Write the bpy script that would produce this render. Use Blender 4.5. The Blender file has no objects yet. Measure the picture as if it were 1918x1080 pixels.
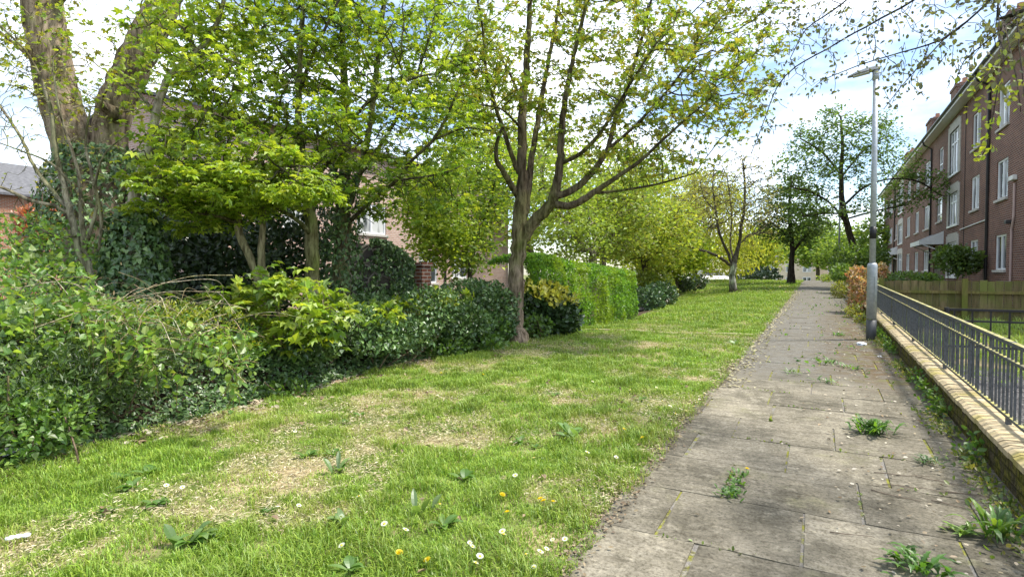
import bpy, math
import numpy as np
from mathutils import Vector, Matrix
R = np.random.default_rng(11)
PI = math.pi
C = bpy.context.scene.collection

# ------------------------------------------------------------------ camera model (used to set things out at their real distance)
FPX, YAW, PITCH, EYE = 1060.0, math.radians(28.5), math.radians(1.65), 1.5
CA, SA = math.cos(YAW), math.sin(YAW)
def ray(x, y):
    u = (x-959)/FPX; v = (540-y)/FPX
    fw = math.cos(PITCH)+v*math.sin(PITCH); up = -math.sin(PITCH)+v*math.cos(PITCH)
    return np.array([-fw*SA+u*CA, fw*CA+u*SA, up])
def at(x, y, d):
    return np.array([0, 0, EYE]) + d*ray(x, y)
RIGHT = np.array([CA, SA, 0]); FWD = np.array([-SA, CA, 0]); UP = np.array([0, 0, 1.0])

def sstep(a, b, x):
    t = np.clip((np.asarray(x, float)-a)/(b-a), 0, 1); return t*t*(3-2*t)
def vnoise(x, y, seed=0):
    x = np.asarray(x, float); y = np.asarray(y, float)
    xi = np.floor(x).astype(np.int64); yi = np.floor(y).astype(np.int64)
    fx = x-xi; fy = y-yi; fx = fx*fx*(3-2*fx); fy = fy*fy*(3-2*fy)
    def h(i, j):
        n = (i*374761393 + j*668265263 + seed*974711) & 0x7fffffff
        n = ((n ^ (n >> 13))*1274126177) & 0x7fffffff
        return ((n ^ (n >> 16)) & 0xffff)/65535.0
    return (h(xi, yi)*(1-fx)+h(xi+1, yi)*fx)*(1-fy)+(h(xi, yi+1)*(1-fx)+h(xi+1, yi+1)*fx)*fy
def fbm(x, y, seed=0, o=3):
    s = 0; a = .5; t = 0
    for k in range(o):
        s = s+a*vnoise(np.asarray(x)*2**k, np.asarray(y)*2**k, seed+k*7); t += a; a *= .5
    return s/t

# ------------------------------------------------------------------ terrain
def lawn_left(Y):
    return np.interp(Y, [-5, 2.5, 6, 9, 10.5, 12.2, 15.6, 20, 29, 34, 40], [-5.0, -5.25, -5.35, -5.35, -5.25, -4.95, -4.5, -4.8, -5.9, -8.5, -16])
def bank_h(X, Y):
    hb = np.interp(Y, [-6, 1, 3.4, 5, 7, 9.5, 11, 12], [.9, .9, .8, .45, .35, .3, .15, 0])
    return sstep(0, 1.25, lawn_left(Y)-.05-X)*hb
def gz(X, Y):
    X = np.asarray(X, float); Y = np.asarray(Y, float)
    z = .019*np.clip(Y, -30, 46) - 4.4*sstep(47, 85, Y)
    z = z - np.clip(.06*(-3.0-X), 0, .35)*sstep(9, 16, Y)*(1-sstep(36, 44, Y))
    off = np.clip((np.abs(X)-1.15)/.5, 0, 1)
    z = z + off*(.05*(fbm(X*1.1, Y*1.1, 3)-.5)+.02*(fbm(X*4, Y*4, 9)-.5))*(X < 0)
    z = z + bank_h(X, Y) - .08*(X > 1.22) - .035*(np.abs(X) < 1.0)
    return z
def gp(px, py):
    r = ray(px, py); a, b = .5, 300.0
    for k in range(3):
        t = np.geomspace(a, b, 160); hit = EYE+r[2]*t <= gz(r[0]*t, r[1]*t); i = int(np.argmax(hit)) if hit.any() else 159
        a, b = t[max(i-1, 0)], t[i]
    p = r*b
    return np.array([p[0], p[1], float(gz(p[0], p[1]))])

# ------------------------------------------------------------------ mesh builder
class MB:
    def __init__(s): s.v = []; s.q = []; s.t = []; s.qm = []; s.tm = []; s.c = []; s.n = 0
    def add(s, v, quads=None, tris=None, col=(1, 1, 1), m=0):
        v = np.asarray(v, float).reshape(-1, 3); k = len(v)
        c = np.asarray(col, float)
        if c.ndim == 1: c = np.broadcast_to(c, (k, 3))
        s.v.append(v); s.c.append(c)
        if quads is not None and len(quads):
            q = np.asarray(quads, np.int64).reshape(-1, 4)+s.n; s.q.append(q); s.qm.append(np.full(len(q), m))
        if tris is not None and len(tris):
            t = np.asarray(tris, np.int64).reshape(-1, 3)+s.n; s.t.append(t); s.tm.append(np.full(len(t), m))
        s.n += k
    def box(s, lo, hi, col=(1, 1, 1), m=0, sl=0.0):
        x0, y0, z0 = lo; x1, y1, z1 = hi
        v = np.array([(x0, y0, z0), (x1, y0, z0), (x1, y1, z0), (x0, y1, z0), (x0, y0, z1), (x1, y0, z1), (x1, y1, z1), (x0, y1, z1)], float)
        if sl: v[:, 2] += sl*v[:, 1]
        s.add(v, [(0, 3, 2, 1), (4, 5, 6, 7), (0, 1, 5, 4), (1, 2, 6, 5), (2, 3, 7, 6), (3, 0, 4, 7)], col=col, m=m)
    def tube(s, pts, rad, k=6, col=(1, 1, 1), m=0, cap=True):
        P = np.asarray(pts, float); n = len(P); r = np.broadcast_to(np.asarray(rad, float), (n,))
        T = np.gradient(P, axis=0); T /= np.linalg.norm(T, axis=1, keepdims=True)+1e-9
        ref = np.array([.31, .2, .93]) if abs(T.mean(0)[2]) < .8 else np.array([.9, .3, .1])
        u = np.cross(T, ref); u /= np.linalg.norm(u, axis=1, keepdims=True)+1e-9; w = np.cross(T, u)
        a = np.arange(k)*2*PI/k
        V = P[:, None]+r[:, None, None]*(np.cos(a)[None, :, None]*u[:, None]+np.sin(a)[None, :, None]*w[:, None])
        i = np.arange(n-1)[:, None]*k; j = np.arange(k)[None]; j2 = (j+1) % k
        q = np.stack([i+j, i+j2, i+k+j2, i+k+j], -1).reshape(-1, 4)
        t = []
        V = V.reshape(-1, 3)
        if cap:
            V = np.vstack([V, P[:1], P[-1:]])
            t = [(n*k, (b+1) % k, b) for b in range(k)]+[(n*k+1, (n-1)*k+b, (n-1)*k+(b+1) % k) for b in range(k)]
        s.add(V, q, t, col=col, m=m)
    def build(s, name, mats, parent=None, smooth=False, bevel=0, world=True):
        v = np.vstack(s.v); c = np.vstack(s.c)
        q = np.vstack(s.q) if s.q else np.zeros((0, 4), np.int64); t = np.vstack(s.t) if s.t else np.zeros((0, 3), np.int64)
        if parent is not None and world: v = v-np.array(parent_loc(parent))
        me = bpy.data.meshes.new(name)
        me.vertices.add(len(v)); me.vertices.foreach_set('co', v.ravel())
        me.loops.add(q.size+t.size); me.loops.foreach_set('vertex_index', np.concatenate([q.ravel(), t.ravel()]).astype(np.int32))
        me.polygons.add(len(q)+len(t))
        st = np.concatenate([np.arange(len(q))*4, q.size+np.arange(len(t))*3]).astype(np.int32)
        me.polygons.foreach_set('loop_start', st)
        mi = np.concatenate(([x for x in s.qm]+[x for x in s.tm])).astype(np.int32)
        me.polygons.foreach_set('material_index', mi)
        me.polygons.foreach_set('use_smooth', np.full(len(q)+len(t), bool(smooth)))
        a = me.attributes.new('Col', 'FLOAT_COLOR', 'POINT')
        a.data.foreach_set('color', np.hstack([c, np.ones((len(c), 1))]).astype(np.float32).ravel())
        me.update(calc_edges=True); me.validate()
        for m in (mats if isinstance(mats, (list, tuple)) else [mats]): me.materials.append(m)
        o = bpy.data.objects.new(name, me); C.objects.link(o)
        if parent is not None: o.parent = parent
        if bevel:
            b = o.modifiers.new('bevel', 'BEVEL'); b.width = bevel; b.segments = 2; b.limit_method = 'ANGLE'
        return o
def parent_loc(p):
    l = np.array(p.location)
    while p.parent: p = p.parent; l = l+np.array(p.location)
    return l
def tag(o, label, cat, group=None, kind=None):
    o['label'] = label; o['category'] = cat
    if group: o['group'] = group
    if kind: o['kind'] = kind
    return o
def struct(o, label=None):
    o['kind'] = 'structure'
    if label: o['label'] = label
    return o
def thing(name, label, cat, loc, group=None):
    o = bpy.data.objects.new(name, None); C.objects.link(o); o.location = [float(x) for x in loc]
    o.empty_display_size = .1
    return tag(o, label, cat, group)
def copy_tree(o, parent=None):
    c = o.copy(); C.objects.link(c)
    if parent is not None: c.parent = parent
    for ch in list(o.children): copy_tree(ch, c)
    return c

# ------------------------------------------------------------------ materials
class N:
    def __init__(s, name):
        s.m = bpy.data.materials.new(name); s.m.use_nodes = True; s.t = s.m.node_tree
        s.t.nodes.clear(); s.out = s.n('ShaderNodeOutputMaterial')
    def n(s, typ, inp=None, **kw):
        nd = s.t.nodes.new(typ)
        for k, v in kw.items(): setattr(nd, k, v)
        for k, v in (inp or {}).items(): s.put(nd.inputs[k], v)
        return nd
    def put(s, sock, v):
        if hasattr(v, 'is_output') or isinstance(v, bpy.types.NodeSocket): s.t.links.new(v, sock)
        elif isinstance(v, (tuple, list)): sock.default_value = (*v, 1) if len(v) == 3 and sock.type == 'RGBA' else v
        else: sock.default_value = v
    def noise(s, scale, detail=4, vec=None, rough=.55):
        i = {'Scale': scale, 'Detail': detail, 'Roughness': rough}
        i['Vector'] = vec if vec is not None else s.gpos()
        return s.n('ShaderNodeTexNoise', i).outputs['Fac']
    def gpos(s):
        if not hasattr(s, '_g'): s._g = s.n('ShaderNodeNewGeometry').outputs['Position']
        return s._g
    def pos(s, scale=(1, 1, 1)):
        g = s.n('ShaderNodeNewGeometry').outputs['Position']
        return s.n('ShaderNodeMapping', {'Vector': g, 'Scale': scale}).outputs[0]
    def attr(s): return s.n('ShaderNodeAttribute', attribute_name='Col').outputs['Color']
    def mix(s, f, a, b, mode='MIX'):
        nd = s.n('ShaderNodeMix', data_type='RGBA', blend_type=mode)
        s.put(nd.inputs[0], f); s.put(nd.inputs[6], a); s.put(nd.inputs[7], b); return nd.outputs[2]
    def ramp(s, f, a, b):
        nd = s.n('ShaderNodeMapRange', {'Value': f, 'From Min': a, 'From Max': b}); return nd.outputs[0]
    def bump(s, h, strength=.4, dist=.02):
        return s.n('ShaderNodeBump', {'Height': h, 'Strength': strength, 'Distance': dist}).outputs[0]
    def principled(s, col, rough=.8, normal=None, metal=0, spec=.3):
        i = {'Base Color': col, 'Roughness': rough, 'Metallic': metal, 'Specular IOR Level': spec}
        if normal is not None: i['Normal'] = normal
        p = s.n('ShaderNodeBsdfPrincipled', i); s.t.links.new(p.outputs[0], s.out.inputs[0]); return s.m

def leaf_mat(name, trans=.52, gloss=.04, rough=.45, tint=(1.3, 1.22, .6)):
    k = N(name); c = k.attr()
    v = k.mix(k.ramp(k.noise(6, 3), .3, .7), c, k.mix(1, c, (.78, .85, .75), 'MULTIPLY'))
    d = k.n('ShaderNodeBsdfDiffuse', {'Color': v}).outputs[0]
    t = k.n('ShaderNodeBsdfTranslucent', {'Color': k.mix(1, v, tint, 'MULTIPLY')}).outputs[0]
    g = k.n('ShaderNodeBsdfGlossy', {'Color': (1, 1, 1), 'Roughness': rough}).outputs[0]
    a = k.n('ShaderNodeMixShader', {0: trans, 1: d, 2: t}).outputs[0]
    b = k.n('ShaderNodeMixShader', {0: gloss, 1: a, 2: g}).outputs[0]
    k.t.links.new(b, k.out.inputs[0]); return k.m
def bark_mat(name, sc=(14, 14, 3), strength=.9):
    k = N(name); c = k.attr(); p = k.pos(sc)
    n1 = k.noise(1.0, 6, p, .65); n2 = k.noise(2.3, 3)
    col = k.mix(k.ramp(n1, .4, .6), k.mix(1, c, (.36, .34, .31), 'MULTIPLY'), k.mix(1, c, (1.2, 1.2, 1.2), 'MULTIPLY'))
    col = k.mix(k.ramp(n2, .5, .75), col, k.mix(1, col, (.8, 1.02, .6), 'MULTIPLY'))
    return k.principled(col, .95, k.bump(n1, strength, .05), spec=.1)
def plain(name, col, rough=.6, metal=0, var=.2, sc=8, bump=0, spec=.3):
    k = N(name); n = k.noise(sc, 5)
    c = k.mix(k.ramp(n, .3, .7), tuple(x*(1-var) for x in col), tuple(min(1, x*(1+var)) for x in col))
    return k.principled(c, rough, k.bump(n, bump, .01) if bump else None, metal, spec)
def attr_mat(name, rough=.8, var=.25, sc=20, bump=.3, spec=.25, dist=.01):
    k = N(name); n = k.noise(sc, 6, None, .65); c = k.attr()
    col = k.mix(k.ramp(n, .3, .7), k.mix(1, c, (1-var,)*3, 'MULTIPLY'), k.mix(1, c, (1+var,)*3, 'MULTIPLY'))
    return k.principled(col, rough, k.bump(n, bump, dist), spec=spec)

M = {}
M['leaf'] = leaf_mat('spring leaf'); M['far'] = leaf_mat('distant leaf', .5, .02)
M['ivy'] = leaf_mat('ivy leaf', .15, .05, .4); M['grass'] = leaf_mat('grass blade', .35, .04, .5, (1.1, 1.1, .7))
M['dry'] = leaf_mat('dry litter', .15, .02, .6, (1, 1, 1))
M['bark'] = bark_mat('bark'); M['bark_rough'] = bark_mat('rough bark', (9, 9, 2.2), 1.0); M['twig'] = bark_mat('twig bark', (30, 30, 10), .3)
M['paint_white'] = plain('white upvc', (.78, .79, .8), .35, 0, .06, 3)
M['black_pipe'] = plain('black pipe', (.02, .018, .018), .4, 0, .3)
M['concrete'] = plain('pale concrete', (.45, .43, .39), .9, 0, .2, 9, .3)
M['attr'] = attr_mat('painted or natural surface'); M['smooth'] = attr_mat('smooth surface', .45, .08, 5, .02)
def galvanised():
    k = N('galvanised steel'); n = k.noise(18, 5, None, .7); n2 = k.noise(2.5, 4)
    c = k.mix(k.ramp(n, .35, .65), (.30, .33, .36), (.42, .45, .48)); c = k.mix(k.ramp(n2, .55, .8), c, (.33, .33, .30))
    return k.principled(c, .5, k.bump(n, .05, .01), .35, .4)
M['galv'] = galvanised()
def rail_mat():
    k = N('grey rail with lichen'); n = k.noise(9, 6, None, .7)
    g = k.n('ShaderNodeSeparateXYZ', {0: k.n('ShaderNodeNewGeometry').outputs['Normal']}).outputs[2]
    up = k.ramp(g, .3, .9)
    lich = k.n('ShaderNodeMath', {0: up, 1: k.ramp(n, .38, .55)}, operation='MULTIPLY').outputs[0]
    c = k.mix(k.ramp(k.noise(30, 3), .3, .7), (.05, .054, .06), (.11, .118, .128))
    c = k.mix(lich, c, k.mix(k.ramp(k.noise(40, 3), .35, .65), (.34, .30, .04), (.48, .44, .20)))
    return k.principled(c, .7, k.bump(n, .2, .01))
M['rail'] = rail_mat()
def brick_mat(name, c1, c2, mort, wear=.25):
    k = N(name)
    s = k.n('ShaderNodeSeparateXYZ', {0: k.n('ShaderNodeNewGeometry').outputs['Position']})
    u = k.n('ShaderNodeMath', {0: s.outputs[0], 1: s.outputs[1]}, operation='ADD').outputs[0]
    v = k.n('ShaderNodeCombineXYZ', {0: u, 1: s.outputs[2]}).outputs[0]
    b = k.n('ShaderNodeTexBrick', {'Vector': v, 'Color1': c1, 'Color2': c2, 'Mortar': mort, 'Scale': 1.0, 'Mortar Size': .012,
        'Mortar Smooth': .3, 'Bias': .0, 'Brick Width': .225, 'Row Height': .075})
    n = k.noise(.9, 5); n2 = k.noise(14, 4)
    c = k.mix(k.ramp(n, .35, .7), b.outputs[0], k.mix(1, b.outputs[0], (1-wear, 1-wear, 1-wear), 'MULTIPLY'))
    c = k.mix(k.ramp(n2, .4, .8), c, k.mix(1, c, (.8, .8, .82), 'MULTIPLY'))
    inv = k.n('ShaderNodeMath', {0: 1.0, 1: b.outputs['Fac']}, operation='SUBTRACT').outputs[0]
    return k.principled(c, .9, k.bump(inv, .5, .01), spec=.15)
M['brick'] = brick_mat('red brick', (.215, .085, .052), (.13, .05, .035), (.33, .29, .25))
M['brick_pale'] = brick_mat('pale pink brick', (.52, .35, .27), (.42, .26, .20), (.56, .5, .44), .15)
M['brick_orange'] = brick_mat('orange brick', (.42, .17, .08), (.34, .13, .06), (.4, .36, .3))
def glass_mat():
    k = N('window glass'); n = k.noise(.9, 3, k.pos((1, 1.3, .5)))
    st = k.n('ShaderNodeTexWave', {'Vector': k.pos((1, 1, .05)), 'Scale': 2.2, 'Distortion': 3.0, 'Detail': 2})
    cur = k.mix(k.ramp(st.outputs['Fac'], .2, .8), (.30, .31, .31), (.52, .53, .52))
    c = k.mix(k.ramp(n, .45, .55), (.045, .055, .06), cur)
    return k.principled(c, .06, spec=.6)
M['glass'] = glass_mat()
def stone_mat():
    k = N('rubble stone'); p = k.pos((1, 1, 1.15))
    e = k.n('ShaderNodeTexVoronoi', {'Vector': p, 'Scale': 4.2}, feature='DISTANCE_TO_EDGE').outputs['Distance']
    c = k.n('ShaderNodeTexVoronoi', {'Vector': p, 'Scale': 4.2}).outputs['Color']
    col = k.mix(.25, (.05, .045, .042), k.mix(1, c, (.12, .11, .10), 'MULTIPLY'))
    f = k.ramp(e, .03, .09)
    return k.principled(k.mix(f, (.30, .27, .23), k.mix(k.ramp(k.noise(20), .3, .7), col, (.09, .08, .07))), .95, k.bump(f, .8, .05))
M['stone'] = stone_mat()
def ground_mat():
    k = N('lawn earth'); a = k.attr(); n = k.noise(1.3, 5, None, .6); n2 = k.noise(16, 5, None, .7)
    g = k.mix(k.ramp(n2, .3, .7), (.05, .085, .015), (.12, .18, .03))
    s = k.mix(k.ramp(n2, .3, .7), (.20, .15, .08), (.46, .38, .22))
    lawn = k.mix(k.ramp(n, .47, .62), g, s)
    soil = k.mix(k.ramp(n2, .3, .7), (.03, .022, .014), (.10, .075, .05))
    sp = k.n('ShaderNodeSeparateColor', {0: a})
    col = k.mix(sp.outputs[0], lawn, soil)
    gr = k.mix(k.ramp(k.noise(30, 4, None, .8), .45, .62), (.035, .034, .035), (.22, .21, .2))
    col = k.mix(sp.outputs[1], col, gr)
    return k.principled(col, .95, k.bump(n2, .6, .04), spec=.1)
M['ground'] = ground_mat()
def slab_mat():
    k = N('concrete paving'); a = k.attr()
    wv = k.n('ShaderNodeTexNoise', {'Scale': 4.5, 'Detail': 4, 'Vector': k.gpos()}).outputs['Color']; pw = k.n('ShaderNodeVectorMath', {0: k.n('ShaderNodeNewGeometry').outputs['Position'], 1: k.n('ShaderNodeVectorMath', {0: wv, 3: .035}, operation='SCALE').outputs[0]}, operation='ADD').outputs[0]; st = k.noise(1.0, 7, k.n('ShaderNodeMapping', {'Vector': pw, 'Scale': (3.0, 17, 1)}).outputs[0], .75); big = k.noise(2.2, 6, None, .65); fine = k.noise(85, 4, None, .75); mid = k.noise(9, 6, None, .7)
    rip = k.noise(1.0, 6, k.n('ShaderNodeMapping', {'Vector': pw, 'Scale': (3.2, 17, 1)}).outputs[0], .7)
    sp = k.noise(48, 6, None, .8)
    c = k.mix(k.ramp(big, .38, .64), (.105, .098, .078), (.215, .20, .165))
    c = k.mix(k.ramp(mid, .5, .72), c, (.27, .255, .215))
    c = k.mix(k.ramp(rip, .48, .66), c, k.mix(1, c, (1.2, 1.2, 1.17), 'MULTIPLY'))
    c = k.mix(k.ramp(rip, .46, .34), c, k.mix(1, c, (.72, .71, .68), 'MULTIPLY'))
    c = k.mix(k.ramp(sp, .50, .60), c, k.mix(1, c, (.55, .54, .5), 'MULTIPLY')); c = k.mix(k.ramp(sp, .46, .36), c, k.mix(1, c, (1.35, 1.33, 1.28), 'MULTIPLY'))
    c = k.mix(1, c, a, 'MULTIPLY')
    mo = k.n('ShaderNodeMath', {0: k.ramp(k.noise(1.6, 5), .58, .72), 1: k.ramp(mid, .4, .7)}, operation='MULTIPLY').outputs[0]
    c = k.mix(mo, c, (.15, .15, .05))
    xyz = k.n('ShaderNodeSeparateXYZ', {0: k.n('ShaderNodeNewGeometry').outputs['Position']})
    def mul(a_, b_): return k.n('ShaderNodeMath', {0: a_, 1: b_}, operation='MULTIPLY').outputs[0]
    far_ = k.ramp(xyz.outputs[1], 7.2, 8.6)
    smooth_ = k.mix(k.ramp(sp, .36, .64), (.10, .096, .082), (.21, .198, .17)); smooth_ = k.mix(k.ramp(mid, .42, .66), smooth_, k.mix(1, smooth_, (.68, .62, .53), 'MULTIPLY'))
    c = k.mix(mul(far_, k.ramp(big, .3, .5)), c, smooth_)
    dirt = mul(mul(far_, k.ramp(xyz.outputs[1], 24, 15)), mul(k.ramp(xyz.outputs[0], -.15, .55), k.ramp(k.noise(5, 7, None, .75), .40, .56)))
    c = k.mix(dirt, c, k.mix(k.ramp(fine, .35, .65), (.055, .04, .024), (.15, .105, .055)))
    grn = mul(mul(k.ramp(xyz.outputs[1], 7, 9), k.ramp(xyz.outputs[0], .1, .8)), k.ramp(k.noise(3.3, 7, None, .75), .52, .62))
    c = k.mix(grn, c, k.mix(k.ramp(fine, .35, .65), (.07, .08, .015), (.19, .19, .045)))
    h = k.n('ShaderNodeMath', {0: rip, 1: sp}, operation='ADD').outputs[0]
    return k.principled(c, .9, k.bump(h, .55, .012), spec=.2)
M['slab'] = slab_mat()
def path_mat():
    k = N('worn path'); n = k.noise(3, 6, None, .7); f = k.noise(70, 4, None, .8); m = k.noise(11, 6, None, .75)
    a = k.n('ShaderNodeSeparateColor', {0: k.attr()})
    c = k.mix(k.ramp(f, .36, .64), (.10, .096, .085), (.29, .27, .24))
    c = k.mix(k.ramp(n, .4, .7), c, k.mix(k.ramp(f, .4, .6), (.15, .135, .115), (.26, .235, .2)))
    br = k.mix(k.ramp(m, .35, .65), (.075, .05, .03), (.17, .125, .075))
    w = k.n('ShaderNodeMath', {0: a.outputs[0], 1: k.ramp(m, .36, .5)}, operation='MULTIPLY').outputs[0]
    c = k.mix(w, c, br)
    mo = k.n('ShaderNodeMath', {0: a.outputs[1], 1: k.ramp(k.noise(6, 6, None, .7), .45, .6)}, operation='MULTIPLY').outputs[0]
    c = k.mix(mo, c, k.mix(k.ramp(k.noise(9, 5, None, .7), .34, .5), (.06, .05, .03), k.mix(k.ramp(f, .3, .7), (.12, .13, .02), (.28, .27, .05))))
    return k.principled(c, .95, k.bump(f, .5, .01), spec=.15)
M['path'] = path_mat()
def wood_mat():
    k = N('mossy fence wood'); n = k.noise(1, 6, k.pos((26, 26, 2.2)), .65); g = k.noise(2.2, 5); a = k.attr()
    c = k.mix(k.ramp(n, .3, .7), (.085, .065, .03), (.22, .17, .085))
    c = k.mix(k.ramp(g, .4, .65), c, (.12, .13, .035))
    return k.principled(k.mix(1, c, a, 'MULTIPLY'), .9, k.bump(n, .5, .01), spec=.15)
M['wood'] = wood_mat()
def coping_mat():
    k = N('buff coping brick'); n = k.noise(12, 5, None, .7); a = k.attr(); g = k.noise(3, 5)
    c = k.mix(k.ramp(n, .3, .7), (.31, .25, .15), (.52, .43, .28))
    c = k.mix(k.ramp(g, .5, .7), c, (.34, .29, .09))
    return k.principled(k.mix(1, c, a, 'MULTIPLY'), .92, k.bump(n, .5, .01), spec=.15)
M['coping'] = coping_mat()
def wallface_mat():
    k = N('mossy low wall'); n = k.noise(6, 6, None, .7); n2 = k.noise(28, 5, None, .7)
    c = k.mix(k.ramp(n2, .3, .7), (.035, .03, .02), (.17, .135, .085)); c = k.mix(k.ramp(n, .42, .56), c, k.mix(k.ramp(n2, .4, .6), (.06, .06, .012), (.20, .18, .035)))
    g = k.n('ShaderNodeSeparateXYZ', {0: k.n('ShaderNodeNewGeometry').outputs['Position']})
    vv = k.n('ShaderNodeCombineXYZ', {0: g.outputs[1], 1: g.outputs[2]}).outputs[0]
    b = k.n('ShaderNodeTexBrick', {'Vector': vv, 'Color1': (.75, .75, .75), 'Color2': (1.25, 1.2, 1.1), 'Mortar': (.35, .35, .33), 'Scale': 1.0, 'Mortar Size': .010, 'Mortar Smooth': .4, 'Brick Width': .225, 'Row Height': .075})
    c = k.mix(.5, c, k.mix(1, c, b.outputs[0], 'MULTIPLY'))
    return k.principled(c, .95, k.bump(k.n('ShaderNodeMath', {0: n2, 1: b.outputs['Fac']}, operation='SUBTRACT').outputs[0], .9, .03), spec=.1)
M['wallface'] = wallface_mat()
M['roof'] = plain('slate roof', (.12, .12, .125), .8, 0, .3, 6)
M['bark_white'] = bark_mat('birch bark', (3, 3, 26), .4)

# ------------------------------------------------------------------ leaves
def rot2(p, a):
    c, s = math.cos(a), math.sin(a); return [(x*c+y*s, -x*s+y*c, z) for x, y, z in p]
def lobe(w, l, z=.09): return [(0, 0, 0), (w, l*.5, z), (0, l, -2.2*z), (-w, l*.5, z)]
T_PALM = np.array(lobe(.25, 1)+rot2(lobe(.21, .85), .85)+rot2(lobe(.21, .85), -.85)+rot2(lobe(.15, .5), 1.75)+rot2(lobe(.15, .5), -1.75)); Q_PALM = np.arange(20).reshape(5, 4)
T_DIA = np.array(lobe(.33, 1, .06)); Q_DIA = np.arange(4).reshape(1, 4)
T_LANCE = np.array(lobe(.14, 1, .04)); T_OVAL = np.array([(0, 0, 0), (.3, .35, .06), (.24, .75, .05), (0, 1, -.02), (-.24, .75, .05), (-.3, .35, .06)])
Q_OVAL = np.array([(0, 1, 2, 3), (0, 3, 4, 5)])
T_IVY = np.array([(0, 0, 0), (.42, .05, 0), (.3, .42, .06), (0, 1, -.05), (-.3, .42, .06), (-.42, .05, 0)]); Q_IVY = np.array([(0, 1, 2, 3), (0, 3, 4, 5)])
def norm(v): return v/(np.linalg.norm(v, axis=-1, keepdims=True)+1e-9)
def pal(colors, n, var=.18):
    c = np.asarray(colors, float); k = len(c)
    i = R.integers(0, k, n); j = R.integers(0, k, n); t = R.random((n, 1))
    return (c[i]*(1-t)+c[j]*t)*(1+var*R.standard_normal((n, 1))).clip(.5, 1.6)
def leaves(mb, pos, along, nrm, size, tmpl, quads, col, m=0):
    n = len(pos); a = norm(along); nrm = norm(nrm-(nrm*a).sum(1, keepdims=True)*a); s = np.cross(a, nrm)
    sz = np.broadcast_to(np.asarray(size, float), (n,))[:, None, None]
    V = pos[:, None]+sz*(tmpl[None, :, 0:1]*s[:, None]+tmpl[None, :, 1:2]*a[:, None]+tmpl[None, :, 2:3]*nrm[:, None])
    k = len(tmpl); q = (np.arange(n)[:, None, None]*k+quads[None]).reshape(-1, 4)
    mb.add(V.reshape(-1, 3), q, col=np.repeat(col, k, 0), m=m)

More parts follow.
